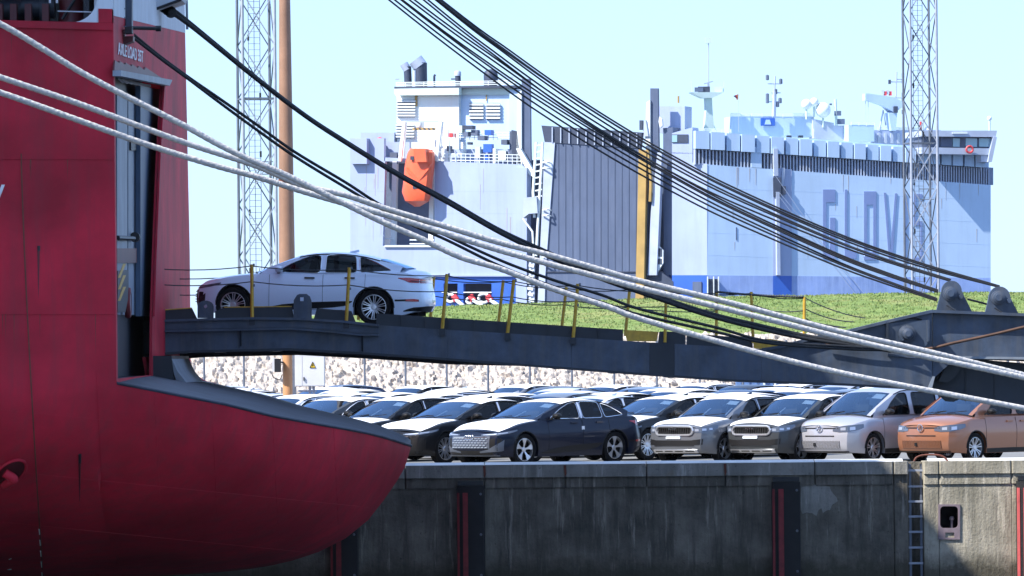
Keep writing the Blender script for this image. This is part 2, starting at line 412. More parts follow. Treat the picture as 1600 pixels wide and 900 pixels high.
# coping blocks, then a band below, then the big wall panels
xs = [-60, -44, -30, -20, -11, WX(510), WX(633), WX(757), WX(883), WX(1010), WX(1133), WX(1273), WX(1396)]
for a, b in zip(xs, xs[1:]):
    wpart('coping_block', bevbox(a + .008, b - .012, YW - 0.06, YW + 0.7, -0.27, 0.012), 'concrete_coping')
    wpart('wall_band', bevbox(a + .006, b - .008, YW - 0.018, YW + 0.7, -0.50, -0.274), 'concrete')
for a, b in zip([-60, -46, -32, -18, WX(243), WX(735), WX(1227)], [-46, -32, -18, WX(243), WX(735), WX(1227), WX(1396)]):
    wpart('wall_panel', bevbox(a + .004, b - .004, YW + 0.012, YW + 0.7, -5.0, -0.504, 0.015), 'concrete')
for px in (757, 883, 1133):              # rust weeping from the joints
    X = WX(px); mb = MB(); mb.prism([Vector((X - .035, YW - .068, -.005)), Vector((X + .02, YW - .068, -.005)), Vector((X + .03, YW - .068, -.2)), Vector((X - .01, YW - .068, -.27))], (0, .006, 0)); wpart('joint_rust', mb, 'rust')
# pier beside the ladder
wpart('coping_block', bevbox(WX(1396) + .01, ladder_l, YW - 0.06, YW + 0.7, -0.27, 0.012), 'concrete_coping')
wpart('wall_panel', bevbox(WX(1396) + .004, ladder_l, YW + 0.03, YW + 0.7, -5.0, -0.274), 'concrete')
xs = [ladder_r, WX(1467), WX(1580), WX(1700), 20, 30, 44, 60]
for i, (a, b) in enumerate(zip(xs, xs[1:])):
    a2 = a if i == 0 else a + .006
    wpart('coping_block', bevbox(a2, b - .006, YW - 0.06, YW + 0.7, -0.27, 0.012), 'concrete_sunlit')
    wpart('wall_band', bevbox(a2, b - .006, YW - 0.018, YW + 0.7, -0.50, -0.274), 'concrete_sunlit')
    if i != 1: wpart('wall_panel', bevbox(a2, b - .004, YW + 0.012, YW + 0.7, -5.0, -0.504, 0.015), 'concrete_sunlit')
# panel with a hole for the mooring niche
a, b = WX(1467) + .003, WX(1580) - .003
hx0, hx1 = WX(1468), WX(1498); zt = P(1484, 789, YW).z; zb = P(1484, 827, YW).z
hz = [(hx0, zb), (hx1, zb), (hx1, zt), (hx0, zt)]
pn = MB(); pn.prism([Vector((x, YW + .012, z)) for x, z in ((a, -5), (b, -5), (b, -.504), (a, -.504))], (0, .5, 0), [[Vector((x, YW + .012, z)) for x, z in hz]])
wpart('wall_panel', pn, 'concrete_sunlit')
bk = MB(); bk.box(((ladder_l + ladder_r) / 2, YW + 0.55, -2.5), (ladder_r - ladder_l, 0.3, 4.98)); wpart('ladder_recess', bk, 'concrete')
kx = [-40, -20] + [WX(p) for p in (300, 510, 757, 1010, 1273)] + [ladder_l - .1]
for i, (a, b) in enumerate(list(zip(kx, kx[1:])) + [(ladder_r + .1, 14), (14.02, 30)]):      # pale low kerb along the edge
    mb = MB(); mb.prism([Vector((a + .01, y, z)) for y, z in ((YW + .08, .012), (YW + .30, .065), (YW + .42, .065), (YW + .44, .012))], (b - a - .02, 0, 0)); wpart('edge_kerb', mb, 'coping_top')
# old patch of render and its run-down, slightly proud of the wall
rng = random.Random(3)
pts = []
top = [(1251, 758), (1275, 757), (1296, 760), (1299, 768), (1307, 777), (1309, 783), (1300, 789), (1297, 797)]
for q in top: pts.append(q)
x = 1294
while x > 1253: pts.append((x, 797 + rng.uniform(-3, 9))); x -= rng.uniform(2.5, 5)
pts.append((1251, 796))
pm = MB(); pm.prism([P(x, y, YW + 0.004) for x, y in pts], (0, 0.02, 0)); wpart('render_patch', pm, 'concrete_coping')
# niche
g = G('mooring_niche', P(1484, 842, YW), 'rusty steel mooring niche with a knob in the quay wall right of the ladder', 'niche')
def rr(x0, y0, x1, y1, r, d, n=5):
    out = []
    for cx, cy, a0 in ((x1 - r, y0 + r, -90), (x1 - r, y1 - r, 0), (x0 + r, y1 - r, 90), (x0 + r, y0 + r, 180)):
        for k in range(n + 1):
            a = radians(a0 + 90 * k / n); out.append(P(cx + r * cos(a), cy + r * sin(a), d))
    return out
mb = MB(); d = YW - 0.022
mb.prism([P(1466, 788, d), P(1500, 788, d), P(1500, 843, d), P(1466, 843, d)], (0, 0.05, 0), [rr(1469, 791, 1497, 825, 6, d), [P(1477, 832, d), P(1491, 832, d), P(1491, 840, d), P(1477, 840, d)]])
g.part('frame', mb, 'niche')
mb = MB(); o = rr(1468.5, 790.5, 1497.5, 825.5, 6, YW + .02)
mb.grid([o, [p + Vector((0, .34, 0)) for p in o]], True, True); mb.prism([p + Vector((0, .34, 0)) for p in o], (0, .02, 0)); g.part('recess', mb, 'well_dark')
mb = MB(); k = P(1487, 810, YW + .15); k0 = P(1487, 826, YW + .15)
mb.tube([k0, k], .03, 10); mb.lathe([(0.0, .05), (.035, .045), (.055, .01), (.05, -.03), (.02, -.05)], k, 'Z', 12); g.part('knob', mb, 'niche')
# ladder
g = G('quay_ladder', P(1431, 900, YW + .1), 'galvanised steel ladder set in the recess of the quay wall', 'ladder')
for X in (ladder_l + .05, ladder_r - .05):
    mb = MB(); mb.box((X, YW + .16, -2.2), (.05, .03, 4.3)); g.part('rail', mb, 'galv_dark')
for py in (735, 760, 783.5, 807, 831, 855.5, 880, 904, 928):
    z = P(1431, py, YW + .15).z; mb = MB(); mb.box(((ladder_l + ladder_r) / 2, YW + .16, z), (ladder_r - ladder_l - .02, .06, .045)); g.part('rung', mb, 'galvanised')
mb = MB(); mb.tube(spline([P(1428, 721, YW + .1), P(1432, 715, YW + .1), P(1441, 711.5, YW + .1), P(1455, 710.5, YW + .1), P(1468, 711.5, YW + .1), P(1476, 715, YW + .1), P(1482, 722, YW + .1)], 5), .022, 8)
mb.build('grab_hoop', 'rust', loc=P(1455, 722, YW + .1), label='low rusty hoop of pipe on the quay edge above the ladder', cat='grab rail')
# fenders
def fender(x0, x1, ytop, red, label):
    X0, X1 = WX(x0), WX(x1); zt = P((x0 + x1) / 2, ytop, YW).z; w_ = X1 - X0
    g = G('quay_fender', ((X0 + X1) / 2, YW, zt - 3), label, 'fender', 'fenders on the quay wall')
    mb = MB(); prof = [(X0, YW - .0), (X0 + .03, YW - .22), (X0 + w_ * .42, YW - .30), (X1 - .02, YW - .26), (X1, YW)]
    mb.prism([Vector((x, y, zt - 4.2)) for x, y in prof], (0, 0, 4.2 - .10)); g.part('facing', mb, 'black_rubber')
    mb = MB(); mb.box(((X0 + X1) / 2, YW - .12, zt - .04), (w_ - .06, .24, .10)); g.part('cap', mb, 'black_steel')
    for a_, b_, th in ((0.02, .10, .235), (.22, .40, .312)):
        mb = MB(); mb.prism([Vector((X0 + w_ * a_, YW - th, zt - 4.1)), Vector((X0 + w_ * b_, YW - th - .012, zt - 4.1)), Vector((X0 + w_ * b_, YW - .05, zt - 4.1)), Vector((X0 + w_ * a_, YW - .05, zt - 4.1))], (0, 0, 3.85)); g.part('rubbing_strip', mb, red)
    for k in range(3):
        mb = MB(); mb.lathe([(0, -.03), (.02, -.03), (.03, 0)], (X1 - .09, YW - .27, zt - .28 - k * .9), 'Y', 8); g.part('bolt', mb, 'galv_dark')
fender(713, 757, 752, 'fender_red', 'black fender with worn red strips on the shaded quay wall nearest the red stern')
fender(1205, 1250, 746, 'fender_red', 'black fender with worn red strips on the quay wall left of the pale patch')
fender(1587, 1632, 744, 'fender_bright', 'sunlit fender with bright red strips right of the mooring niche')
fender(515, 559, 752, 'fender_red', 'black fender deep in shade below the red stern')

# ------------------------------------------------------------------ fence, stone slope, grass bank
YF = 214.0
g = G('chain_link_fence', (0, YF, 0), 'long wire fence with slim grey posts in front of the white stone slope', 'fence')
x = -16.0; rng = random.Random(5); px_posts = []
k = 0
while x < 24:
    mb = MB(); mb.tube([(x, YF, 0), (x, YF, 2.95)], .042, 8); g.part('fence_post', mb, 'galv_dark'); px_posts.append(x)
    x += 1.46 + .011 * k; k += 1
for z in (2.9, 1.55, .12):
    mb = MB(); mb.tube([(-16, YF, z), (24, YF, z)], .006, 4); g.part('line_wire', mb, 'galv_dark')
mb = MB()
n = int(40 / .12)
for i in range(n):                       # the mesh: thin diagonal wires
    for s in (-1, 1):
        x0 = -16 + i * .12; a = Vector((x0, YF - .01, .1)); b = Vector((x0 + s * 2.6, YF - .01, 2.9))
        t = .0022; mb.add([a + Vector((-t, 0, 0)), a + Vector((t, 0, 0)), b + Vector((t, 0, 0)), b + Vector((-t, 0, 0))], [(0, 1, 2, 3)])
o = g.part('wire_mesh', mb, 'galvanised'); o['kind'] = 'stuff'

# stones
mb = MB(); rows = []; NX, NZ = 760, 84
mn = mnoise.noise
for j in range(NZ + 1):
    v = j / NZ; row = []
    for i in range(NX + 1):
        u = i / NX; x = -24 + 52 * u
        y = 217 + 12 * v; z = -.4 + 3.65 * v
        q = Vector((x * 2.6 + mn(Vector((x * 1.5, z * 2, 3))) * .9, z * 4.2 + x * .8, 1.7))
        f = mnoise.voronoi(q)[0]; c = mnoise.cell_vector(q * .9)
        e = min((f[1] - f[0]), .32)
        h = e * .95 + (c.x - .5) * .20 + mn(Vector((x * 6, z * 9, 5))) * .20 + mn(Vector((x * 14, z * 18, 2))) * .12
        row.append(Vector((x + (c.y - .5) * .05, y - h * .62, z + h * .30)))
    rows.append(row)
mb.grid(rows, False); tag(mb.build('stone_slope', 'stone'), kind='stuff')

ridge = [(-400, 505), (300, 500), (600, 488), (690, 480), (850, 474.5), (1000, 468.5), (1150, 464), (1300, 462), (1600, 457), (2400, 450)]
mb = MB(); rows = []; NX, NZ = 260, 36
YC0, YC1 = 229.3, 258.0
for j in range(NZ + 1):
    v = j / NZ; row = []
    for i in range(NX + 1):
        px = -900 + 3600 * i / NX
        zr = P(px, interp(ridge, px), YC1).z; y = YC0 + (YC1 - YC0) * min(v * 1.0, 1)
        zc = 3.02 + .1 * mn(Vector((px * .02, 0, 0)))
        if v <= .86:
            q = v / .86; z = zc + (zr - zc) * (sin(q * pi / 2)) ** .9; y = YC0 + (YC1 - YC0) * q
        else:
            q = (v - .86) / .14; y = YC1 + 30 * q; z = zr - 7.5 * q * q
        a, b = Q(px, 480); x = a * y
        z += .10 * mn(Vector((x * .5, y * .35, 4))) + .05 * mn(Vector((x * 1.9, y * 1.2, 8))) if v < .9 else 0
        row.append(Vector((x, y, z)))
    rows.append(row)
mb.grid(rows, True); gb = bvh_of(mb); struct('grass_bank', mb, 'grass')
# blades standing on the bank
mb = MB(); rng = random.Random(11); vs = []; fs = []
for i in range(26000):
    px = rng.uniform(560, 1640); y = YC0 + .3 + (YC1 - YC0 + 1.0) * rng.random()
    a, b = Q(px, 480); x = a * y
    r = gb.ray_cast(Vector((x, y, 30)), Vector((0, 0, -1)))
    if r[0] is None: continue
    p = r[0]; h = rng.uniform(.03, .09); wv = rng.uniform(.02, .05); an = rng.uniform(0, pi); dx, dy = cos(an) * wv, sin(an) * wv
    ln = Vector((rng.uniform(-.06, .06), rng.uniform(-.06, .06), h)); o = len(vs)
    vs += [p + Vector((-dx, -dy, -.02)), p + Vector((dx, dy, -.02)), p + ln]; fs.append((o, o + 1, o + 2))
me = bpy.data.meshes.new('grass_blades'); me.from_pydata([tuple(v) for v in vs], [], fs); me.materials.append(M['grass_tuft'])
o = bpy.data.objects.new('grass_blades', me); COL.objects.link(o); o['kind'] = 'stuff'

# blue container glimpsed through the fence
g = G('blue_container', P(1195, 640, 215.6), 'pale blue box trailer just behind the fence, half hidden by the ramp', 'container')
mb = MB(); a = P(1150, 586, 216); b = P(1262, 586, 216); mb.box(((a.x + b.x) / 2, 216.2, .95), (b.x - a.x, .8, 1.9)); g.part('wall', mb, 'container_blue')
for k in range(9):
    X = a.x + (b.x - a.x) * (k + .5) / 9; mb = MB(); mb.box((X, 215.77, .95), (.07, .05, 1.8)); g.part('rib', mb, 'container_blue')
for px in (1194, 1211):
    X = P(px, 600, 215.7).x; mb = MB(); mb.box((X, 215.72, 1.0), (.08, .05, 1.9)); g.part('locking_bar', mb, 'far_white')

# ------------------------------------------------------------------ lattice floodlight masts
def lattice(px, d, w_, yaw, z0, z1, label, zshift=0):
    c = P(px, 480, d); c.z = 0
    g = G('lattice_mast', (c.x, c.y, z0), label, 'mast', 'tall lattice masts beyond the grass')
    R = Matrix.Rotation(yaw, 3, 'Z'); h = w_ / 2
    cor = [R @ Vector((sx * h, sy * h, 0)) + c for sx, sy in ((-1, -1), (1, -1), (1, 1), (-1, 1))]
    for i, q in enumerate(cor):
        mb = MB(); mb.tube([q + Vector((0, 0, z0)), q + Vector((0, 0, z1))], .080 if i < 2 else .07, 8); g.part('leg', mb, 'galvanised' if i < 2 else 'galv_dark')
    ph = w_ * 1.62; z = z0 + zshift; n = 0
    while z < z1:
        zt = min(z + ph, z1)
        for f in range(4):
            a, b = cor[f], cor[(f + 1) % 4]
            if f == 3 or f == 1:
                segs = [(a, z, b, zt)] if n % 2 else [(b, z, a, zt)]
            else: segs = [(a, z, b, zt), (b, z, a, zt)]
            for p, za, q, zb_ in segs:
                mb = MB(); mb.bar(p + Vector((0, 0, za)), q + Vector((0, 0, zb_)), .055); g.part('brace', mb, 'galvanised' if f == 0 else 'galv_dark')
        if n % 4 == 2:
            for f in range(4):
                mb = MB(); mb.bar(cor[f] + Vector((0, 0, z)), cor[(f + 1) % 4] + Vector((0, 0, z)), .07); g.part('horizontal_bar', mb, 'galv_dark')
        z += ph; n += 1
    ld = [R @ Vector((s * .29 - .06, .2, 0)) + c for s in (-1, 0, 1)]
    lad = MB()
    for q in ld: lad.tube([q + Vector((0, 0, z0)), q + Vector((0, 0, z1))], .018, 6)
    lo = g.part('ladder', lad, 'galv_dark')
    z = z0 + .2; 
    while z < z1:
        mb = MB(); mb.tube([ld[0] + Vector((0, 0, z)), ld[2] + Vector((0, 0, z))], .011, 5, False); g.part('rung', mb, 'galv_dark', lo); z += .30
    rng = random.Random(int(px))
    for k in range(8):                    # junction boxes and rest platforms
        z = z0 + 2 + k * 2.9; q = ld[rng.choice((0, 2))]
        mb = MB(); mb.box(q + Vector((0, -.06, z)), (.10, .10, .30)); g.part('junction_box', mb, 'black_steel')
    for z in (z0 + 5.2, z0 + 12.6):
        a = ld[1]; b = (cor[1] + cor[2]) / 2
        for dz in (0, .62): mb = MB(); mb.bar(a + Vector((0, 0, z + dz)), b + Vector((0, 0, z + dz)), .05); g.part('guard_rail', mb, 'galv_dark')
lattice(403.5, 283, 1.62, radians(12), -1.0, 22.0, 'pale grey lattice mast behind the white car on the ramp, leftmost of the two masts', .6)
lattice(1440.5, 340, 1.62, radians(12), -1.0, 27.5, 'pale grey lattice mast in front of the blue lettering of the far ship', .2)

# ------------------------------------------------------------------ brown pole and electric cabinet
d = 152.0; b0 = P(450, 600, d); b0.z = 0
g = G('steel_pole', b0, 'tall rust brown steel pole behind the white car on the ramp', 'pole')
mb = MB(); mb.lathe([(.30, 0), (.30, .04), (.155, .05), (.14, 1.3), (.14, P(450, 500, d).z), (.14, P(450, 490, d).z)], (b0.x, d, 0), 'Z', 28); g.part('base_tube', mb, 'pole_orange')
mb = MB(); zt = P(441, -60, d).z
mb.lathe([(.15, P(450, 492, d).z), (.215, P(450, 488, d).z), (.213, P(450, 400, d).z), (.185, P(445, 200, d).z), (.150, P(441, 0, d).z), (.142, zt), (0, zt)], (b0.x, d, 0), 'Z', 28); g.part('shaft', mb, 'pole_brown')
mb = MB(); z = P(446, 283, d).z
mb.lathe([(.205, z - .05), (.215, z - .05), (.215, z + .05), (.205, z + .05)], (b0.x, d, 0), 'Z', 28); g.part('clamp_band', mb, 'rust')
for k in range(2):
    mb = MB(); mb.box((b0.x - .1 + k * .2, d - .22, z), (.07, .06, .09)); g.part('clamp_bolt', mb, 'rust')
mb = MB(); mb.tube(spline([P(424, 582, d - .1), P(428, 590, d - .1), P(437, 593, d - .1), P(441, 585, d - .1)], 4), .012, 6); g.part('cable_loop', mb, 'cable_grease')
g2 = G('floodlight_box', P(433, 583, d - .2), 'small grey and black junction box fixed to the left of the brown pole', 'lamp')
mb = MB(); a = P(434, 571, d - .2); mb.box(a, (.17, .22, .36)); g2.part('housing', mb, 'black_steel')
mb = MB(); mb.box(a + Vector((-.11, 0, .02)), (.07, .2, .36)); g2.part('side_cover', mb, 'cabinet')
mb = MB(); mb.box(P(440, 566, d - .15), (.10, .08, .04)); g2.part('bracket', mb, 'black_steel')
dc = 149.5; g = G('electric_cabinet', P(482, 640, dc), 'light grey electric cabinet with a yellow warning triangle beside the brown pole', 'cabinet')
a, b = P(461, 604, dc), P(507, 553, dc)
mb = MB(); mb.box(((a.x + b.x) / 2, dc + .12, (a.z + b.z) / 2 + .15), (b.x - a.x, .3, b.z - a.z + .3)); g.part('body', mb, 'cabinet')
xs = P(472.5, 580, dc).x
for x0, x1 in ((a.x + .01, xs - .006), (xs + .006, b.x - .01)):
    mb = MB(); mb.box(((x0 + x1) / 2, dc - .035, (a.z + b.z) / 2 + .15), (x1 - x0, .02, b.z - a.z + .26)); g.part('door', mb, 'cabinet')
mb = MB(); mb.box(P(475, 592, dc - .06), (.03, .04, .09)); g.part('handle', mb, 'black_steel')
tr = [P(484, 574.5, dc - .05), P(493, 574.5, dc - .05), P(488.5, 565.5, dc - .05)]
mb = MB(); mb.prism(tr, (0, .004, 0)); sg = g.part('warning_sign', mb, 'sign_yellow')
mb = MB()
for p, q in ((0, 1), (1, 2), (2, 0)): mb.bar(tr[p] + Vector((0, -.004, 0)), tr[q] + Vector((0, -.004, 0)), .012)
mb.prism([P(489.3, 567.8, dc - .056), P(487.3, 571.3, dc - .056), P(488.6, 571.0, dc - .056), P(487.9, 573.6, dc - .056), P(490, 570.3, dc - .056), P(488.8, 570.5, dc - .056)], (0, .003, 0)); g.part('lightning_bolt', mb, 'black_paint', sg)
for px in (461, 458): 
    mb = MB(); q = P(px, 560, dc); mb.box((q.x, dc + .1, 1.4), (.05, .08, 2.9)); g.part('stand_post', mb, 'galv_dark')
for px in (484, 490):
    mb = MB(); q = P(px, 610, dc); mb.box((q.x, dc + .1, (a.z) / 2), (.07, .07, a.z)); g.part('stand_leg', mb, 'galvanised')
mb = MB(); mb.box(P(480, 611, dc + .1), (.5, .05, .05)); g.part('stand_rail', mb, 'galvanised')
# ------------------------------------------------------------------ red car carrier berthed at the quay
X0, YN, YFAR, YC = -7.1, 101.8, 125.7, 113.75
YH = lambda z: min(YFAR - .0, 126.75 - .443 * z)
ship = G('red_car_carrier', (-14, YC, -3.6), 'huge red ship stern with white upper works at the left, its ramp door open', 'ship')
def y_side(x):
    return YN + .63 * (x - X0) if x > -12.5 else (YN + .63 * (-13.5 - X0)) - 1.6 * (1 - math.exp((x + 13.5) / 2.0))
# keel line by photo pixel, deck edge by photo pixel
keel = [(-900, 960), (0, 912), (182, 901), (250, 898), (340, 893), (400, 886.5), (450, 877), (500, 861.5), (530, 847), (562, 826), (585, 801), (605, 774), (620, 752), (632, 731), (642, 699)]
edge = [(182, 599), (250, 612), (300, 622), (350, 631.5), (400, 644), (425, 650), (500, 663.5), (575, 677), (620, 689.5), (642, 696.5)]
secs = []       # (near edge point, keel point, far edge point)
for x in (-60, -45, -34, -26, -20, -16, -13.5, -11.5, -10, -8.8, -8.0, -7.5):
    E = Vector((x, y_side(x), 2.0)); kz = -3.1 + .0 * x; K = Vector((x, YC, P(182, 901, YC).z + .004 * (x - X0) - .0)); secs.append((E, K, Vector((x, YFAR, 2.0))))
for px in (182, 215, 250, 300, 350, 400, 425, 460, 500, 540, 575, 600, 620, 632, 639, 642):
    t = (px - 182) / 460.0; d = YN + (YC - YN) * (.27 * t + .73 * (1 - sqrt(max(0, 1 - t * t))))
    E = P(px, sinterp(edge, px), d); K = P(px, sinterp(keel, px), YC); K.y = YC
    Fp = Vector((E.x, 2 * YC - d, E.z)); Fp.y = min(Fp.y, YFAR); secs.append((E, K, Fp))
def section(E, K, n=16):
    return [Vector((E.x + (K.x - E.x) * sin(a), E.y + (K.y - E.y) * (1 - cos(a)), E.z - (E.z - K.z) * sin(a))) for a in [pi / 2 * i / n for i in range(n + 1)]]
hb = MB(); rows = [section(E, K) + section(Fp, K)[::-1][1:] for E, K, Fp in secs]
hb.grid(rows, True)
NS = [s for s in secs if s[0].x <= -7.5] + [(Vector((X0, YN, 2.0)), None, None)]
ZT = 8.45
i182 = [i for i, s in enumerate(secs) if s[0].x > -7.5][0]
zs = [2.0, 3.6, 5.2, 6.8, ZT]
hb.grid([[Vector((s[0].x, s[0].y, 2.0 + (z - 2.0) * (ZT - s[0].z) / (ZT - 2.0) + (s[0].z - 2.0))) for z in zs] for s in secs[:i182 + 1]], True)
inn = secs[:i182 + 1]
side = MB(); side.grid([[Vector((s[0].x, s[0].y + .35, 2.0)), Vector((s[0].x, s[0].y + .35, ZT)), Vector((s[0].x, s[0].y + .003, ZT + .001))] for s in inn], False)
E0 = secs[i182][0]; side.add([(E0.x, E0.y + .001, E0.z), (E0.x, E0.y + .35, E0.z), (E0.x, E0.y + .35, ZT), (E0.x, E0.y + .001, ZT)], [(0, 1, 2, 3)])
allhull = MB(); allhull.add(hb.v, hb.f); hull_bvh = bvh_of(allhull)
ship.part('hull_skin', hb, 'hull_red'); ship.part('bulwark_lining', side, 'hull_red')
# sloping stern deck
dk = MB(); rows = []
for E, K, Fp in secs[i182 - 1:]:
    row = []
    for j in range(13):
        t = j / 12; p = E.lerp(Fp, t); p.z += .10 * (1 - (2 * t - 1) ** 2) - .0; row.append(p)
    rows.append(row)
dk.grid(rows, True); ship.part('stern_deck', dk, 'stern_deck')
mb = MB(); mb.tube([s[0] + Vector((0, .02, .0)) for s in secs[i182:]], .03, 6); ship.part('edge_moulding', mb, 'stern_deck')
# transom wall (plane x = X0) with the ramp doorway
T = lambda px, py: PX(px, py, X0)
door = [T(181, 117), T(254, 131), T(247, 250), T(241, 400), T(238, 492), T(237, 586), T(182, 592)]
door[0].y = door[-1].y = YN + .45
tw = MB(); zr = 9.45
outer = [Vector((X0, YN + .352, 1.9)), Vector((X0, YFAR, 1.95)), Vector((X0, YFAR, 4.8)), Vector((X0 + .12, YH(zr), zr)), Vector((X0, YN + .352, 8.6))]
tw.prism(outer, (-.05, 0, 0), [door]); ship.part('transom', tw, 'hull_red')
up = MB(); up.prism([Vector((X0 + .003, YN + .36, 8.603)), Vector((X0 + .123, YH(zr), zr + .003)), Vector((X0 + .25, YH(18.4), 18.4)), Vector((X0 + .003, YN + .36, 18.4))], (-.35, 0, 0)); ship.part('upper_transom', up, 'hull_white')
# rounded foot where transom meets the deck at the far side
mb = MB(); f = [Vector((X0 + .01, YFAR - .01, 1.9))]; c = Vector((X0 + .55, YFAR - .02, 2.45))
pts = [Vector((X0 - .02, YFAR - .4, 2.5)), Vector((X0 - .02, YFAR - .4, 1.85)), Vector((X0 + .55, YFAR - .4, 1.85))] + [Vector((X0 + .55 - .55 * sin(a), YFAR - .4, 2.45 - .55 * cos(a))) for a in [radians(10 * k) for k in range(10)]]
mb.prism(pts, (0, .38, 0)); ship.part('corner_bracket', mb, 'hull_red')
# upper works: side wall with the mooring deck opening, far wall, roof, inner bulkhead
def sideband(za, zb_, xa, xb, m, name, off=0.0):
    q = MB(); ps = [x for x in (-60, -45, -34, -26, -20, -16, -13.5, -11.5, -10, -8.8, -8.0, -7.5, X0) if xa < x < xb]; ps = [xa] + ps + [xb]
    o = [Vector((x, y_side(x) + off, 0)) for x in ps]
    q.grid([[Vector((p.x, p.y, za)), Vector((p.x, p.y, zb_))] for p in o], False)
    q.grid([[Vector((p.x, p.y + .3, zb_)), Vector((p.x, p.y + .3, za))] for p in o], False)
    for z in (za, zb_): q.grid([[Vector((p.x, p.y, z)), Vector((p.x, p.y + .3, z))] for p in o], False)
    for p in (o[0], o[-1]): q.grid([[Vector((p.x, p.y, za)), Vector((p.x, p.y, zb_))], [Vector((p.x, p.y + .3, za)), Vector((p.x, p.y + .3, zb_))]], False)
    return ship.part(name, q, m)
xo = P(151, 15, 101.5).x
sideband(ZT + .004, 18.4, xo, X0, 'hull_white', 'upper_side')
sideband(11.0, 18.4, -60, xo - .004, 'hull_white', 'upper_side')
sideband(ZT - .13, ZT - .02, -60, X0 + .0, 'hull_red', 'rail_moulding', -.05)
sideband(ZT + .003, ZT + .25, xo + .02, X0 - .0, 'hull_red', 'bulwark_step', -.012)
q = MB(); q.prism([Vector((-60, y, z)) for y, z in ((YFAR, 2.0), (YFAR, 4.8), (YH(18.4), 18.4), (YH(18.4) - .3, 18.4), (YFAR - .3, 4.7), (YFAR - .3, 2.0))], (60 + X0 - .01, 0, 0)); ship.part('far_side_plating', q, 'hull_red')
q = MB(); y0_ = y_side(-60) ; q.prism([Vector((X0 + .003, YN, 18.403)), Vector((X0 + .003, YH(18.4), 18.403)), Vector((-60, YH(18.4), 18.403)), Vector((-60, y0_, 18.403)), Vector((-18, y_side(-18), 18.403)), Vector((-13.5, y_side(-13.5), 18.403))], (0, 0, .1)); ship.part('roof', q, 'hull_white')
q = MB(); q.box((-30, 106.8, 9.8), (44, .15, 2.6)); ship.part('inner_bulkhead', q, 'black_steel')
q = MB(); q.prism([Vector((-7.6, 102.2, 8.1)), Vector((-7.6, 107, 8.1)), Vector((-50, 107, 8.1)), Vector((-50, 97.2, 8.1)), Vector((-16, 97.9, 8.1)), Vector((-13.5, 98.6, 8.1))], (0, 0, .2)); ship.part('mooring_deck', q, 'ramp_dark')
# machinery on the mooring deck
yy = 102.3
def W(px, py, d=yy): return P(px, py, d)
m_ = MB(); m_.lathe([(.0, 0), (.26, .0), (.22, .25), (.24, .7), (.30, .75), (0, .8)], W(112, 40, 102.9), 'Z', 16); ship.part('bollard', m_, 'dark_red')
m_ = MB(); m_.lathe([(.0, -.5), (.34, -.5), (.34, -.42), (.2, -.4), (.2, .4), (.34, .42), (.34, .5), (0, .5)], W(28, 16, 103.0), 'X', 18); ship.part('winch_drum', m_, 'ramp_dark')
m_ = MB(); m_.lathe([(.0, -.3), (.2, -.3), (.2, .3), (0, .3)], W(60, 12, 102.9), 'X', 18); ship.part('winch_motor', m_, 'ramp_dark')
for px in (0, 22, 45, 72): m_ = MB(); m_.box(W(px, 24, 102.7), (.12, .35, .4)); ship.part('winch_foot', m_, 'dark_red')
for px in (78, 89): m_ = MB(); m_.box(W(px, 0, 102.5), (.04, .02, .11)); ship.part('deck_light', m_, 'letter_white')
m_ = MB(); m_.tube([W(90, 17.5, 102.2), W(143, 18.8, 102.1)], .012, 6); ship.part('guard_rail', m_, 'hull_white')
m_ = MB(); m_.tube([W(97, 30, 102.6), W(120, -6, 102.6)], .03, 6); ship.part('stay', m_, 'black_steel')
m_ = MB(); m_.tube([W(128, -6, 102.2), W(142, 26, 102.1)], .009, 5); ship.part('drop_line', m_, 'wire')
m_ = MB(); m_.lathe([(.24, -.8), (.24, .9)], W(118, 8, 103.4), 'Z', 16); ship.part('fairlead_post', m_, 'panel_grey')
# rounded edge of the opening
m_ = MB(); a = Vector((xo, y_side(xo), 0)); pts = []
for k in range(9):
    t = radians(10 * k + 0); pts.append(Vector((xo - .004 - .45 + .45 * cos(t), a.y + .001, ZT + .45 - .45 * sin(t))))
pts += [Vector((xo - .004 - .45, a.y + .001, ZT)), Vector((xo - .004, a.y + .001, ZT))]
m_.prism([p + Vector((0, -.36 * (xo - p.x), 0)) for p in pts], (0, .25, 0)); ship.part('opening_corner', m_, 'hull_white')

# marks on the side: seams, drain slots with stains, fairlead pocket, draught marks, the letter
def onhull(pxs, off=.01):
    out = []
    for x, y in pxs:
        h = hit(hull_bvh, x, y)
        if h: out.append(h[0] + h[1] * off)
    return out
for line in ([(x, 248 + .004 * x) for x in range(-4, 178, 10)], [(x, 490 + .002 * x) for x in range(-4, 180, 10)]):
    p = onhull(line, .004); mb = MB(); mb.tube(p, .012, 4); ship.part('weld_seam', mb, 'hull_red')
p = onhull([(33 + (67 - 33) * (k / 40) ** 1.3, 240 + 660 * k / 40) for k in range(41)], .003); mb = MB(); mb.tube(p, .016, 4); ship.part('draught_line', mb, 'rust')
for k in range(6):
    y = 826 + 17 * k; p = onhull([(61 + k * 1.1, y), (61.8 + k * 1.1, y + 8)], .012); mb = MB(); mb.tube(p, .012, 4); ship.part('draught_tick', mb, 'letter_white')
for cx, y0, y1, w0 in ((60, 384, 392, 5), (124.5, 709, 722, 5)):
    a, b = onhull([(cx, y0), (cx, y1)], .012); mb = MB(); mb.tube([a, b], .026, 8); ship.part('drain_slot', mb, 'black_steel')
    p = onhull([(cx, y1 + t * 6) for t in range(14)], -.012); mb = MB(); mb.tube(p, .030, 6, r2=.012); ship.part('drain_stain', mb, 'dark_red')
rr_ = random.Random(14)
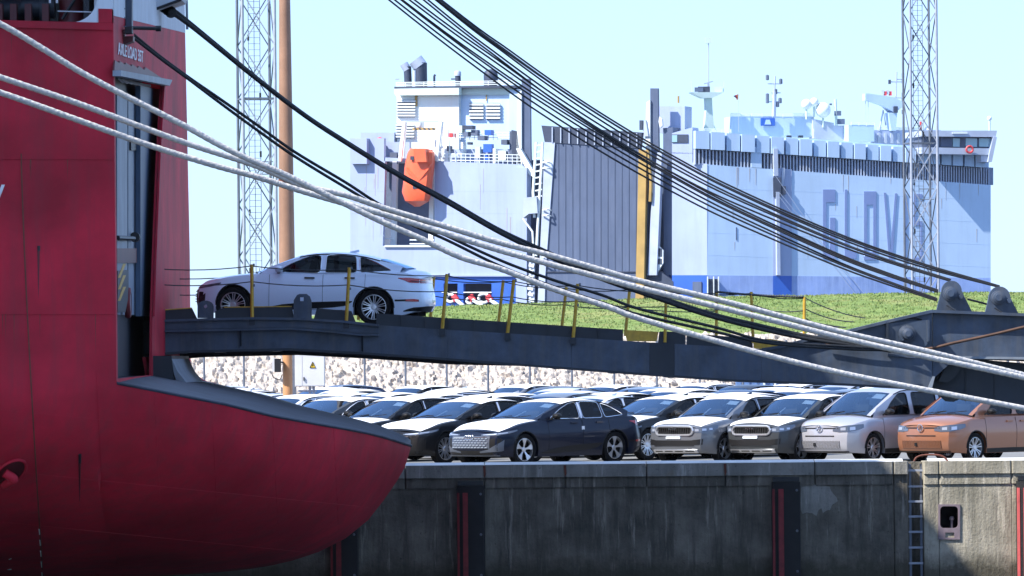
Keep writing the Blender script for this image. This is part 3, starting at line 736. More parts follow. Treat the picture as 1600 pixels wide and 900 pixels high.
for k in range(9):                       # rust runs
    cx = rr_.uniform(4, 172); y1 = rr_.choice((30, 248, 490)) + 1; ln = rr_.uniform(20, 75)
    p = onhull([(cx + rr_.uniform(-.3, .3), y1 + ln * t / 9) for t in range(10)], -.006); mb = MB(); mb.tube(p, .012, 5, r2=.006); ship.part('rust_run', mb, 'rust')
for a, b in ((52, 700), (150, 640), (240, 660), (330, 680), (425, 700), (520, 712)):   # plate seams of the under body
    p = onhull([(a + (k / 12) * 10, b - 60 + 16 * k) for k in range(13)], .002); mb = MB(); mb.tube(p, .005, 4); ship.part('weld_seam', mb, 'hull_red')
for y0 in (640, 735, 815):
    p = onhull([(x, y0 + .10 * x) for x in range(0, 600, 14)], .002)
    if len(p) > 4: mb = MB(); mb.tube([q for q in p], .005, 4); ship.part('weld_seam', mb, 'hull_red')
# mooring pocket with a hooked bitt
h = hit(hull_bvh, 16, 738); cpt, nn = h; tx = Vector((0, 0, 1)).cross(nn).normalized(); tz = nn.cross(tx)
mb = MB(); ring = [cpt + nn * .012 + tx * (.27 * cos(a)) * 1 + tz * (.40 * sin(a)) for a in [2 * pi * k / 28 for k in range(28)]]
mb.sheet(ring); ship.part('mooring_pocket', mb, 'dark_red')
mb = MB(); mb.tube(ring + [ring[0]], .03, 6, False); ship.part('pocket_rim', mb, 'hull_red')
mb = MB(); mb.tube(spline([cpt + nn * .03 + tx * .02 - tz * .36, cpt + nn * .12 + tx * .0 - tz * .15, cpt + nn * .16 + tx * .02 + tz * .02, cpt + nn * .05 - tx * .15 + tz * .06], 5), .085, 10); ship.part('bitt', mb, 'hull_red')
def hulltext(txt, px, py, size, sx=1.0, m='letter_white', name='lettering', off=.014, bold=0.0):
    h = hit(hull_bvh, px, py); p, n_ = h
    a = hit(hull_bvh, px + 6, py)[0]; tx = (a - p).normalized(); tz = n_.cross(tx) * -1
    if tz.z < 0: tz = -tz
    t = textmesh(txt, size, sx, .004, bold); xform(t, p + n_ * off, tx, tz, n_); return ship.part(name, t, m)
hulltext('Y', -13.5, 335, .76, .56, bold=.008)
hulltext('1', 12, 873, .13, .9, bold=.004); hulltext('2', 11.5, 889, .13, 1.0, bold=.004); hulltext('7M', 3, 905, .13, 1.2, bold=.004)
# transom lettering
t = textmesh('AXLE LOAD 35T', .31, 3.1, .004, .004); p0 = T(222, 97.5); L = max(v.x for v in t.v)
slope = (T(222, 97.5).z - T(178, 83).z) / (T(222, 97.5).y - T(178, 83).y)
xform(t, Vector((X0 + .02, p0.y - L, p0.z - L * slope)), Vector((0, 1, slope)), Vector((0, 0, 1)), Vector((1, 0, 0)))
ship.part('axle_load_lettering', t, 'letter_white')
# frame of the doorway, painted bracket shadow, brackets
def onT(poly, o0, o1, m, name):
    mb = MB(); mb.prism([PX(x, y, X0 + o0) for x, y in poly], (o1 - o0, 0, 0)); return ship.part(name, mb, m)
onT([(176, 110), (258, 125), (254, 134), (176, 119)], .01, .16, 'steel_grey', 'door_lintel')
onT([(177, 94), (184, 98.5), (185, 95.5), (193, 101), (194.5, 98), (203, 103.5), (204.5, 100.5), (213, 106.5), (215, 103), (223, 109.5), (225, 105), (252, 123), (176, 110)], .01, .04, 'dark_red', 'painted_bracket_shadow')  # shadow of the bracket above, put into a thin dark red sheet
onT([(254.5, 131), (257, 132), (250, 250), (244.3, 400), (241, 494), (238.6, 494), (241.6, 400), (247.6, 250)], .01, .05, 'hull_red', 'door_edge')
def onY(poly, y0, th, m, name):
    mb = MB(); mb.prism([P(x, y, y0) for x, y in poly], (0, th, 0)); return ship.part(name, mb, m)
onY([(176, 58), (208, 56), (207.5, 64), (176, 75.5)], 104.6, .5, 'dark_red', 'bracket')
for px in (187, 192): onY([(px, 46), (px + 3, 46), (px + 3, 57), (px, 57)], 104.5, .2, 'dark_red', 'bracket_web')
onY([(195, 42), (206, 41), (206, 51.5), (195, 52)], 104.3, .4, 'black_steel', 'sheave_block')
onY([(174, 0), (178.5, 0), (178.5, 48), (174, 48)], 104.0, .3, 'hull_white', 'lift_post')
onY([(196, -12), (206, -12), (206, 42), (196, 42)], 105.0, .35, 'ramp_steel', 'lift_post')
onY([(179, -12), (195, -12), (195, 44), (179, 40)], 106.2, .1, 'door_blue', 'lift_casing')
for k in range(3): onY([(178, 10 + 14 * k), (196, 13 + 14 * k), (196, 14.5 + 14 * k), (178, 11.5 + 14 * k)], 104.7, .06, 'steel_grey', 'guard_rail')
onY([(180, -10), (183, -10), (195, 40), (192, 40)], 105.1, .06, 'panel_grey', 'stay')
mb = MB(); mb.tube([P(206, 43.5, 105), P(250, 44.6, 105.2)], .035, 8); ship.part('boom', mb, 'black_steel')
mb = MB(); mb.lathe([(0, -.05), (.055, -.05), (.055, .05), (0, .05)], P(247.5, 44.6, 105.2), 'X', 10); ship.part('boom_end', mb, 'black_steel')
onY([(232, -20), (290, -20), (283, -1), (234, 17.5), (232, 17.5)], 113.6, 1.6, 'hull_white', 'sheave_platform')
mb = MB(); mb.tube([P(233, 18, 113.55), P(283, -.5, 113.55)], .03, 6); ship.part('platform_edge', mb, 'black_steel')
for k in range(3):
    mb = MB(); mb.lathe([(.05, -.03), (.12, -.03), (.10, 0), (.12, .03), (.05, .03)], P(257 + 5 * k, 11 + 4 * k, 114.4), 'Y', 14); ship.part('sheave', mb, 'black_steel')
mb = MB(); mb.tube([P(291.5, 0, 121.6), P(292.5, 46, 121.6)], .03, 6); ship.part('downpipe', mb, 'steel_grey')
# inside the doorway
XI = X0 - .30
def inT(poly, X, dx, m, name):
    mb = MB(); mb.prism([PX(x, y, X) for x, y in poly], (-dx, 0, 0)); return ship.part(name, mb, m)
q = MB(); q.box((XI - .20, 109.6, 6), (.1, 14.6, 9)); ship.part('inner_wall', q, 'ramp_dark')
inT([(183, 148), (199, 150), (199, 492), (183, 492)], XI, .05, 'panel_grey', 'door_leaf')
inT([(200.5, 150), (220, 150), (220, 492), (200.5, 492)], XI - .02, .05, 'panel_grey', 'door_leaf')
inT([(205, 221), (218, 221), (218, 235), (205, 235)], XI + .02, .03, 'black_steel', 'inspection_hatch')
inT([(219.5, 134), (251, 140), (246, 250), (240.5, 400), (238, 494), (219.5, 494)], XI + .10, .1, 'door_blue', 'door_post')
inT([(183, 388), (220, 388), (220, 411), (183, 411)], XI + .03, .03, 'dark_red', 'red_beam')
mb = MB(); mb.tube([PX(184, 371.5, XI + .06), PX(209, 372.5, XI + .06)], .045, 6); mb.lathe([(0, -.1), (.1, -.1), (.1, .1), (0, .1)], PX(211, 370.5, XI + .06), 'Y', 12); ship.part('clamp_arm', mb, 'black_steel')
for k in range(7): 
    mb = MB(); mb.tube([PX(184 + 5 * k, 121 + 1.6 * k, XI + .1), PX(192 + 7 * k, 128 + k, XI + .12)], .03, 5); ship.part('overhead_pipe', mb, 'steel_grey')
base = [(184, 423), (201, 422), (201, 462), (196, 488), (184, 488)]
inT(base, XI + .14, .05, 'black_steel', 'bumper_post')
for k in range(3): inT([(185, 470 - 18 * k), (193, 448 - 18 * k), (197, 448 - 18 * k), (188, 470 - 18 * k)], XI + .15, .01, 'yellow', 'hazard_stripe')
mb = MB(); c = PX(200, 473, XI + .12); mb.lathe([(.28, -.05), (.30, 0), (.28, .05), (.2, .06), (.2, -.06), (.28, -.05)], c, 'X', 20); rl = ship.part('hose_reel', mb, 'fender_red')
mb = MB(); mb.lathe([(0, .05), (.19, .05), (.19, -.05)], c, 'X', 20); ship.part('reel_disc', mb, 'panel_grey', rl)
# struts carrying the ramp heel
for poly, m in (([(183, 570), (205, 594), (183, 592)], 'hull_red'), ([(232, 556), (268, 556), (272, 598), (234, 594)], 'ramp_dark'), ([(268, 560), (277, 580), (293, 600), (277, 599), (272, 585)], 'steel_grey'), ([(222, 558), (228, 558), (231, 594), (229, 594)], 'hull_red')):
    mb = MB(); mb.prism([P(x, y, 112.5) for x, y in poly], (0, 6, 0)); ship.part('ramp_support', mb, m)

# ------------------------------------------------------------------ stern ramp
YR, YR2 = 116.5, 121.9
ramp = G('stern_ramp', P(900, 540, YR), 'dark blue grey steel ship ramp with yellow rail posts, carrying the white car', 'ramp')
R = lambda px, py, d=YR: P(px, py, d)
top = [(185, 503.5), (250, 501), (330, 498.5), (400, 497), (470, 498), (540, 502.5), (592, 508), (680, 514), (780, 520), (900, 527.5), (1000, 534), (1100, 540), (1180, 545)]
bot = [(1320, 599), (1150, 593), (1000, 582.5), (850, 571), (700, 559.5), (565, 550), (450, 544), (300, 547.5), (185, 556)]
def rslab(poly, y0, y1, m, name, parent=None, holes=()):
    mb = MB(); mb.prism([R(x, y, y0) for x, y in poly], (0, y1 - y0, 0), [[R(x, y, y0) for x, y in h] for h in holes]); return ramp.part(name, mb, m, parent)
# web plates, one per welded section, each a few mm off its neighbour
cuts = [185, 372, 565, 700, 893, 1015, 1054, 1190]
def along(tab, x): return interp(tab, x)
bt = bot[::-1]
for i, (a, b) in enumerate(zip(cuts, cuts[1:])):
    b -= .25
    tp = [(a, along(top, a))] + [q for q in top if a < q[0] < b] + [(b, along(top, b))]
    bp = [(b, along(bt, b))] + [q for q in bot if a < q[0] < b] + [(a, along(bt, a))]
    rslab(tp + bp, YR + (.012 if i % 2 else 0), YR + .3, 'ramp_steel' if i != 5 else 'ramp_dark', 'web_plate')
rslab([(1190, 544.4), (1220, 540), (1280, 524), (1320, 517), (1385, 501), (1456, 484.5), (1457, 602), (1449, 606.5), (1320, 599), (1190, 595)], YR + .01, YR + .35, 'ramp_steel', 'web_plate')
rslab([(1457.4, 484.7), (1600, 490), (2500, 535), (2500, 590), (1600, 558), (1497, 557), (1457.4, 592)], YR + .09, YR + .4, 'ramp_steel', 'web_plate')
rslab([(1387, 505), (1448, 500), (1453, 501), (1453, 532), (1431, 560), (1387, 556)], YR - .06, YR + .02, 'ramp_steel', 'doubler_plate')
rslab([(1449, 500), (1452.5, 500), (1452.5, 532), (1450, 534)], YR - .42, YR - .0, 'ramp_steel', 'gusset')
rslab([(1385, 504), (1388.5, 504), (1388.5, 531), (1385, 531)], YR - .14, YR - .0, 'ramp_dark', 'gusset')
# flanges
def flange(pts, y0, y1, th, m, name):
    mb = MB(); rows = []
    for x, y in pts:
        a = R(x, y, YR); rows.append([Vector((a.x, y0, a.z)), Vector((a.x, y1, a.z)), Vector((a.x, y1, a.z - th)), Vector((a.x, y0, a.z - th))])
    mb.grid(rows, False, True); mb.add(rows[0], [(0, 1, 2, 3)]); mb.add(rows[-1], [(3, 2, 1, 0)]); return ramp.part(name, mb, m)
flange([(185, 516.5), (275, 515.5), (400, 513), (455, 512), (520, 517), (562, 521.5), (592, 521.5)], YR - .16, YR - .002, .04, 'ramp_steel', 'flange')
flange([(185, 502), (250, 499.6), (330, 497), (400, 495.5), (470, 496.5), (540, 501), (592, 506.5)], YR - .16, YR + .3, .05, 'ramp_steel', 'flange')
mb = MB(); mb.prism([R(x, y, YR - .06) for x, y in ((185, 503), (330, 498.7), (470, 498.2), (540, 502.7), (592, 508.2), (592, 520.4), (562, 520.4), (520, 516), (455, 511), (400, 512), (275, 514.5), (185, 515.5))], (0, .055, 0)); ramp.part('upper_band', mb, 'ramp_steel')
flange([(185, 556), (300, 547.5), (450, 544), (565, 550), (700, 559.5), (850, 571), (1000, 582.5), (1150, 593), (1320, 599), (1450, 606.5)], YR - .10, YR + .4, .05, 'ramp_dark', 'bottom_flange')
flange([(1190, 544), (1220, 539.6), (1280, 523.5), (1320, 516.5), (1385, 500.5), (1456, 484), (1600, 489.5), (2500, 534)], YR - .10, YR + .5, .06, 'ramp_steel', 'top_flange')
flange([(1497, 556.5), (1600, 558), (2500, 589)], YR - .12, YR + .5, .05, 'steel_grey', 'bottom_flange')
for x, y0, y1 in ((375, 514, 541), (565, 522, 549)):
    mb = MB(); a, b, c = R(x, y0, YR), R(x, y1, YR), R(x + 3, y1 - 10, YR); mb.prism([Vector((a.x, YR, a.z)), Vector((a.x, YR - .14, a.z)), Vector((b.x, YR - .02, b.z)), Vector((b.x, YR, b.z))], (.035, 0, 0)); ramp.part('stiffener', mb, 'ramp_dark')
# deck, underside, far girder
tl = [(185, 505), (330, 500.5), (470, 500.5), (592, 510), (780, 522.5), (1000, 536.5), (1180, 547), (1300, 549), (1500, 551)]
mb = MB(); rows = []
for x, y in tl:
    a = R(x, y, YR); rows.append([Vector((a.x, YR + .302, a.z - .0)), Vector((a.x, YR2 - .302, a.z - .0)), Vector((a.x, YR2 - .302, a.z - .12)), Vector((a.x, YR + .302, a.z - .12))])
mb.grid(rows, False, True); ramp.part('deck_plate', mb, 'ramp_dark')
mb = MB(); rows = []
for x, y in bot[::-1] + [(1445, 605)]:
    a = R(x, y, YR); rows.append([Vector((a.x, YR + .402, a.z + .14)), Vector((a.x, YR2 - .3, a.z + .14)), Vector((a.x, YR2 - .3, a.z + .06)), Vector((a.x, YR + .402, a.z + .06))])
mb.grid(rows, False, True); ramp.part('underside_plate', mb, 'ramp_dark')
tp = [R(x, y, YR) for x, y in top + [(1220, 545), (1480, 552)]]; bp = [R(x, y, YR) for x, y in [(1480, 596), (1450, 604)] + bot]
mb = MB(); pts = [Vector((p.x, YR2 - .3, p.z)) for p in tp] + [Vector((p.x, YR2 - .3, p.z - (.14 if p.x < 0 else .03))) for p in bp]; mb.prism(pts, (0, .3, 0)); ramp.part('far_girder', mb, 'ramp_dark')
for x in range(240, 1240, 90):
    mb = MB(); a = R(x, along(bt, x), YR); mb.box((a.x, (YR + YR2) / 2, a.z + .02), (.12, YR2 - YR - .9, .16)); ramp.part('cross_beam', mb, 'ramp_dark')
# kerb plates on the near side
def kerb(poly, m='ramp_dark', y0=.14): return rslab(poly, YR + y0, YR + y0 + .06, m, 'kerb_plate')
kerb([(192, 489), (300, 481.5), (309, 500), (192, 506)])
kerb([(336, 486.5), (350, 480.5), (456, 479.2), (460, 500), (336, 500)])
kerb([(495, 481.5), (549, 486), (557, 506), (489, 503)])
def seg(x0, x1):
    tk = [(587, 489.5), (700, 497), (974, 515)]
    kerb([(x0, along(tk, x0)), (x1, along(tk, x1)), (x1, along(top, x1) + 2), (x0, along(top, x0) + 2)])
xsk = [588, 627, 664, 701, 741, 778, 818, 857, 895, 935, 974]
for a, b in zip(xsk, xsk[1:]): seg(a, b - .5)
for a in xsk[1:-1]: rslab([(a - .6, along([(587, 489.5), (974, 515)], a) + 1), (a + .6, along([(587, 489.5), (974, 515)], a) + 1), (a + .6, along(top, a)), (a - .6, along(top, a))], YR + .08, YR + .139, 'ramp_dark', 'kerb_rib')
kerb([(974.5, 515.5), (1029, 518.5), (1026, 533.5), (980, 533)], 'yellow', .10)
kerb([(1030, 518.5), (1037, 517.5), (1071, 519.5), (1071, 540), (1028, 538)])
kerb([(1073, 520), (1078, 517), (1083, 520.5), (1100, 522.5), (1140, 526), (1176, 528.5), (1176, 546), (1073, 541)])
kerb([(1176.5, 530), (1204, 529.5), (1233, 534.5), (1218, 540), (1192, 545.5), (1178, 544)], 'yellow', .02)
mb = MB(); mb.bar(R(192, 488.6, YR + .15), R(300, 481.2, YR + .15), .07, .02); mb.bar(R(350, 480, YR + .15), R(456, 478.8, YR + .15), .07, .02); ramp.part('kerb_edge', mb, 'yellow')
# lugs
rslab([(458.5, 497), (459, 469), (464, 461), (468, 459.3), (479, 459.3), (484, 463), (486.5, 470), (487, 498)], YR + .0, YR + .13, 'ramp_steel', 'lifting_lug', None, [[(468.8, 464.5), (474.5, 464.5), (474.5, 470.5), (468.8, 470.5)]])
c = (321, 477); pl = [(308.5, 497), (308.5, 478)] + [(321 + 12.5 * cos(radians(180 - a)), 479 - 9.5 * sin(radians(a))) for a in range(0, 181, 20)] + [(333.5, 497)]
rslab(pl, YR + .0, YR + .13, 'ramp_steel', 'lifting_lug', None, [[(321 + 3 * cos(a), 478.5 + 3 * sin(a)) for a in [pi / 4 * k for k in range(8)]]])
def biglug(cx, ytop, ybase, wt, wb0, wb1, y0):
    pl = [(wb0, ybase)] + [(cx + wt * cos(radians(180 - a)), ytop + wt * 1.05 - wt * 1.05 * sin(radians(a))) for a in range(0, 181, 15)] + [(wb1, ybase)]
    o = rslab(pl, YR + y0, YR + y0 + .18, 'ramp_steel', 'cable_lug')
    rslab([((x - cx) * .93 + cx + 1.0, (y - ybase) * .93 + ybase) for x, y in pl], YR + y0 + .28, YR + y0 + .42, 'ramp_dark', 'cable_lug')
    mb = MB(); c = R(cx - 3, (ytop + ybase) / 2 - 4, YR + y0); mb.lathe([(0, -.26), (.07, -.26), (.07, -.19), (.11, -.18), (.11, -.08), (.15, -.07), (.15, 0)], c, 'Y', 14); ramp.part('pin', mb, 'ramp_steel', o)
    mb = MB(); mb.tube([R(cx - 8, ybase - 10, YR + y0 - .05), R(cx + 5, ybase - 2, YR + y0 - .09)], .015, 6); ramp.part('safety_wire', mb, 'ramp_dark', o)
    mb = MB(); c = R(cx + 14, (ytop + ybase) / 2 + 1, YR + y0); mb.lathe([(0, -.12), (.045, -.12), (.045, 0)], c, 'Y', 8); ramp.part('grease_nipple', mb, 'ramp_steel', o)
biglug(1487, 438.5, 487, 16, 1463, 1519, .12)
biglug(1562, 447.5, 491, 17, 1539, 1592, .60)
mb = MB(); c = R(1417, 521.5, YR - .06); mb.lathe([(0, -.40), (.06, -.40), (.06, -.32), (.11, -.30), (.13, -.12), (.18, -.10), (.18, 0)], c, 'Y', 12); o = ramp.part('hinge_pin', mb, 'ramp_steel')
mb = MB(); c = R(1409, 529, YR - .06); mb.lathe([(0, -.14), (.05, -.14), (.05, 0)], c, 'Y', 8); ramp.part('pin_keeper', mb, 'ramp_steel', o)
# lower flap and struts at the shore end
rslab([(1457, 592), (1478, 575), (1492, 563), (1510, 560), (2500, 642), (2500, 742), (1600, 637), (1508, 626), (1452, 612)], YR + .75, YR + 1.1, 'ramp_dark', 'flap_girder')
rslab([(1452, 611), (1450.5, 604), (1457.5, 588), (1461, 588), (1455, 612)], YR - .05, YR + .74, 'steel_grey', 'end_plate')
rslab([(1484, 560), (1512, 562), (1490, 592), (1478, 598), (1466, 596)], YR + .42, YR + .7, 'black_steel', 'strut')
rslab([(1466, 608), (1504, 612), (1499, 624), (1490, 628), (1478, 627), (1469, 619)], YR + .6, YR + .8, 'black_steel', 'foot_roller')
for x in (1508, 1553): rslab([(x, 576), (x + .8, 576), (x + .8, 628), (x, 628)], YR + .72, YR + .749, 'black_steel', 'flap_rib')
rslab([(1497, 557), (2500, 588), (2500, 594), (1555, 563), (1500, 562)], YR + .5, YR + 1.4, 'ramp_dark', 'flap_hinge')
mb = MB(); mb.tube(spline([R(1290, 539, YR - .1), R(1350, 545, YR - .12), R(1400, 547.5, YR - .14), R(1450, 545, YR - .3), R(1492, 535.5, YR - .3), R(1550, 523, YR - .2), R(1600, 511, YR - .2), R(1680, 492, YR - .2), R(1800, 470, YR - .2)], 8), .03, 8)
ramp.part('rusty_cable', mb, 'rust_cable')
mb = MB(); mb.tube(spline([R(1392, 503, YR), R(1408, 498, YR - .05), R(1425, 497, YR - .05), R(1440, 500, YR)], 6), .02, 6); ramp.part('hose', mb, 'black_rubber')
# rails
near = [((251, 502), (245.5, 417.5)), ((394, 497.5), (393.5, 413)), ((541, 503), (546, 418)), ((691, 514), (698.5, 428)), ((793, 521), (803, 437)), ((895.5, 528), (903, 443.5)), ((1039, 535), (1041, 453)), ((1177, 536), (1173.8, 456)), ((1256.5, 530), (1257, 464))]
far = [((240, 500), (240, 432)), ((380, 497), (384, 428)), ((560, 500), (565, 431)), ((672, 506), (678, 433)), ((778, 512), (786.5, 438)), ((877, 518), (885, 448.5)), ((977, 525), (984, 450)), ((1119, 532), (1120, 456))]
for i, (a, b) in enumerate(near):
    mb = MB(); p, q = R(*a, YR - .06), R(*b, YR - .06); mb.tube([p, q], .036 if i < 6 else .032, 8); o = ramp.part('rail_post', mb, 'yellow')
    if i < 6: mb = MB(); mb.box(p + Vector((0, .0, -.06)), (.12, .10, .14)); ramp.part('post_socket', mb, 'ramp_dark', o)
    for t in (1.0, .62):
        if i < 6: mb = MB(); mb.box(p.lerp(q, t - .01) + Vector((.04, 0, 0)), (.04, .05, .05)); ramp.part('wire_eye', mb, 'galv_dark', o)
for a, b in far:
    mb = MB(); p, q = R(*a, YR2 - .1), R(*b, YR2 - .1); mb.tube([p, q], .034, 8); ramp.part('rail_post', mb, 'yellow')
def wires(posts, ts, d, m='wire', pre=None, post=None):
    for t in ts:
        pts = [R(a[0] + (b[0] - a[0]) * t, a[1] + (b[1] - a[1]) * t, d) for a, b in posts]
        if pre: pts = [R(*pre[ts.index(t)], d)] + pts
        full = []
        for p, q in zip(pts, pts[1:]):
            for k in range(6): 
                s = k / 6; full.append(p.lerp(q, s) - Vector((0, 0, .05 * 4 * s * (1 - s))))
        full.append(pts[-1]); mb = MB(); mb.tube(full, .0115, 5); ramp.part('rail_wire', mb, m)
wires(near, [.97, .68], YR - .06, pre=[(183, 420), (183, 449)])
wires(far, [.97, .60], YR2 - .1, pre=[(222, 433), (222, 460)])
for a, b in (((1257, 465), (1352, 497)), ((1257, 482), (1335, 503)), ((1174, 475), (1322, 512)), ((1257, 497), (1318, 511))):
    mb = MB(); p, q = R(*a, YR - .02), R(*b, YR + .1); pts = [p.lerp(q, k / 8) - Vector((0, 0, .25 * (k / 8) * (1 - k / 8))) for k in range(9)]; mb.tube(pts, .012, 5); ramp.part('rail_chain', mb, 'wire')
mb = MB()
for k in range(34):
    t = k / 34; a = R(1120 + 137 * t, 456 + 8 * t + 6 * t * (1 - t), YR - .07); mb.lathe([(.010, -.05), (.026, -.02), (.026, .02), (.010, .05)], a, 'X', 6)
ramp.part('chain', mb, 'wire')

# ------------------------------------------------------------------ ropes and cables
def rope(pts, r, m, label, cat, group, name, sub=8, twist=False):
    mb = MB(); sp = spline(pts, sub)
    (strand_tube(mb, sp, r * 1.05) if name == 'mooring_rope' else mb.tube(sp, r, 10)); return mb.build(name, m, loc=sp[0], label=label, cat=cat, group=group)
def lerpd(pts, d0, d1):
    x0, x1 = pts[0][0], pts[-1][0]; return [P(x, y, d0 + (d1 - d0) * (x - x0) / (x1 - x0)) for x, y in pts]
gr_ = 'pale mooring ropes'
r1 = [(-120, -24), (0, 37), (60, 72), (120, 109), (175, 139), (250, 177), (295, 200), (340, 225), (385, 247), (450, 275), (545, 321.5), (600, 348), (660, 374), (720, 402), (780, 419.5), (860, 450), (951, 480), (1000, 498), (1160, 544.5), (1280, 575), (1398, 600), (1600, 638), (1760, 668), (2500, 730)]
r2 = [(-120, 80), (0, 120.5), (120, 161), (220, 198), (295, 225), (400, 259), (470, 289), (540, 305), (600, 325), (700, 355), (780, 379), (860, 399), (940, 422), (1000, 439), (1140, 473), (1220, 494), (1320, 520), (1440, 547), (1600, 586), (1760, 625), (2500, 728)]
r3 = [(-120, 108), (0, 144.5), (120, 187), (227, 225), (330, 257), (400, 276), (460, 295), (500, 307), (560, 324), (620, 341), (700, 366), (780, 391), (860, 413), (940, 434), (1000, 450), (1119, 479), (1220, 504), (1320, 529), (1440, 556), (1600, 590), (1760, 628), (2500, 729)]
rope(lerpd(r1, 96.5, 109), .052, 'rope_white', 'pale rope highest at the left edge that ends lowest at the right', 'rope', gr_, 'mooring_rope')
rope(lerpd(r2, 97.5, 113), .052, 'rope_white', 'pale rope second from the top at the left, uppermost across the ramp', 'rope', gr_, 'mooring_rope')
rope(lerpd(r3, 97, 111), .052, 'rope_white', 'pale rope lowest at the left edge, just under another across the ramp', 'rope', gr_, 'mooring_rope')
gb_ = 'thick black stay ropes of the ramp'
b1 = [(262, 9), (297, 36), (400, 121), (477, 180), (540, 221), (620, 270), (700, 313), (780, 359), (860, 396), (940, 432), (1000, 453), (1100, 487), (1180, 507), (1260, 525), (1330, 536), (1395, 546)]
b1b = [(252, 10), (297, 40), (400, 123), (477, 181.5), (540, 223), (620, 272.5), (700, 317), (780, 363), (860, 402), (940, 436), (1000, 457), (1100, 491), (1180, 512), (1260, 529), (1330, 539), (1392, 548)]
b2 = [(205, 51), (250, 88), (295, 121), (340, 152), (400, 194), (460, 237), (540, 285), (600, 323), (680, 360), (780, 406), (860, 436), (940, 461), (1000, 483), (1120, 512), (1200, 533), (1320, 541.5), (1390, 545)]
b2b = [(202, 54), (250, 91), (295, 124), (340, 158), (400, 202), (460, 244), (540, 293), (620, 340), (700, 376), (780, 415), (860, 446), (951, 476), (1000, 492), (1120, 519), (1200, 536), (1320, 545), (1388, 547)]
for pts, d0, lab in ((b1, 114.6, 'upper of the two thick black ropes from the white platform high on the stern'), (b1b, 114.4, 'lower of the two thick black ropes from the white platform high on the stern'), (b2, 107.5, 'upper of the two black ropes from the small block above the doorway'), (b2b, 107.3, 'lower of the two black ropes from the small block above the doorway')):
    rope(lerpd(pts, d0, YR - .35), .042 if pts in (b1, b1b) else .030, 'rope_black', lab, 'rope', gb_, 'stay_rope')
cab = [((608, 0), (780, 132), (1140, 344), (1300, 413), (1464, 470)), ((617, 0), (780, 123), (1140, 336.7), (1300, 408), (1464, 468)), ((627, 0), (780, 115), (1140, 331), (1300, 404.7), (1464, 466.5)),
       ((629, 0), (780, 110), (1140, 324.5), (1300, 397.5), (1466, 456.5)), ((640, 0), (780, 101), (1140, 322), (1300, 395), (1466, 455)), ((648, 0), (780, 95), (1140, 318), (1300, 392.5), (1466, 453.5)),
       ((662, 0), (780, 92), (1140, 313.7), (1300, 380), (1484, 439)), ((669, 0), (780, 87), (1140, 306.3), (1300, 375.5), (1485, 438)), ((681, 0), (785, 80.5), (1140, 302.5), (1300, 373.5), (1486, 437)),
       ((684, 0), (788, 79), (1140, 296), (1300, 367.5), (1562, 449)), ((687, 0), (792, 79.5), (1140, 294), (1300, 364), (1562, 448)), ((690, 0), (797, 79), (1140, 289.7), (1300, 361), (1562, 447))]
onames = ['lowest', 'second lowest', 'third lowest', 'fourth lowest', 'fifth lowest', 'sixth lowest', 'sixth highest', 'fifth highest', 'fourth highest', 'third highest', 'second highest', 'highest']
def quad(c, x):   # Lagrange through the measured points
    s = 0
    for i, (xi, yi) in enumerate(c):
        t = yi
        for j, (xj, yj) in enumerate(c):
            if j != i: t *= (x - xj) / (xi - xj)
        s += t
    return s
for i, c in enumerate(cab):
    c = [(x, y + .35 * sin(x * .013 + i)) if 0 < k < 4 else (x, y) for k, (x, y) in enumerate(c)]
    xa, xe = c[0][0], c[-1][0]; slope = (c[1][1] - c[0][1]) / (c[1][0] - c[0][0])
    cc = [c[0], c[1], c[2], c[3], c[4]]
    xs_ = [xa, c[1][0]] + [c[1][0] + (c[2][0] - c[1][0]) * k / 4 for k in (1, 2, 3)] + [c[2][0], c[3][0], (c[3][0] + xe) / 2, xe]
    pts = [(x, quad(cc[1:], x) if x > c[1][0] else y) for x, y in zip(xs_, [c[0][1], c[1][1]] + [0] * 7)]
    y_l = (slope + .06) * (305 - xa) + 0
    pts = [(305, y_l * 1.0)] + pts
    dp = 117.0 + .12 * (i % 3)
    e = YR + (.2 if xe < 1500 else .72)
    rope([P(x, y, dp + (e - dp) * max(0, min(1, (x - 900) / (xe - 900)))) for x, y in pts], .0185, 'cable_grease', f'{onames[i]} of the black steel cables sloping down to the ramp lugs', 'cable', 'steel cables from the ship to the ramp lugs', 'hoist_cable', 6)
rope([P(1512, 467.5, YR + .5), P(1530, 472, YR + .6), P(1541, 475, YR + .7)], .022, 'cable_grease', 'short black cable between the two dark lugs on the ramp end', 'cable', 'steel cables from the ship to the ramp lugs', 'hoist_cable', 3)
# ------------------------------------------------------------------ cars
M['car_glass'] = glassmat('car_glass', (0.07, 0.085, 0.10), 1.35, 0.01)
M['wind_glass'] = glassmat('wind_glass', (0.36, 0.44, 0.52), 1.5, 0.15)
M['wind_glass'].node_tree.nodes['Glossy BSDF'].inputs[0].default_value = (.52, .74, 1, 1)
def paint(name, col, metal=0.0, rough=0.32):
    m = mat(name, col, rough, metal, coat=0.9 if max(col) > .1 else .4, spec=.5 if max(col) > .1 else .15); M[name] = m
paint('paint_white', (0.72, 0.82, 0.96)); paint('paint_blue_black', (0.006, 0.011, 0.028), .1); paint('paint_black', (0.010, 0.011, 0.014), .2)
paint('paint_grey', (0.15, 0.16, 0.18), .5, .35); paint('paint_graphite', (0.055, 0.060, 0.066), .4, .35); paint('paint_silver', (0.46, 0.46, 0.50), .45, .34)
paint('paint_copper', (0.36, 0.155, 0.085), .45, .36); paint('paint_light', (0.62, 0.64, 0.68), .1); paint('paint_navy', (0.02, 0.035, 0.08), .3)
defmat('trim_black', (0.009, 0.009, 0.010), 0.45, spec=.3); defmat('tyre', (0.010, 0.010, 0.011), 0.85, spec=.12, bump=.002, bscale=60); defmat('well_black', (0.004, 0.004, 0.005), 0.9, spec=.05)
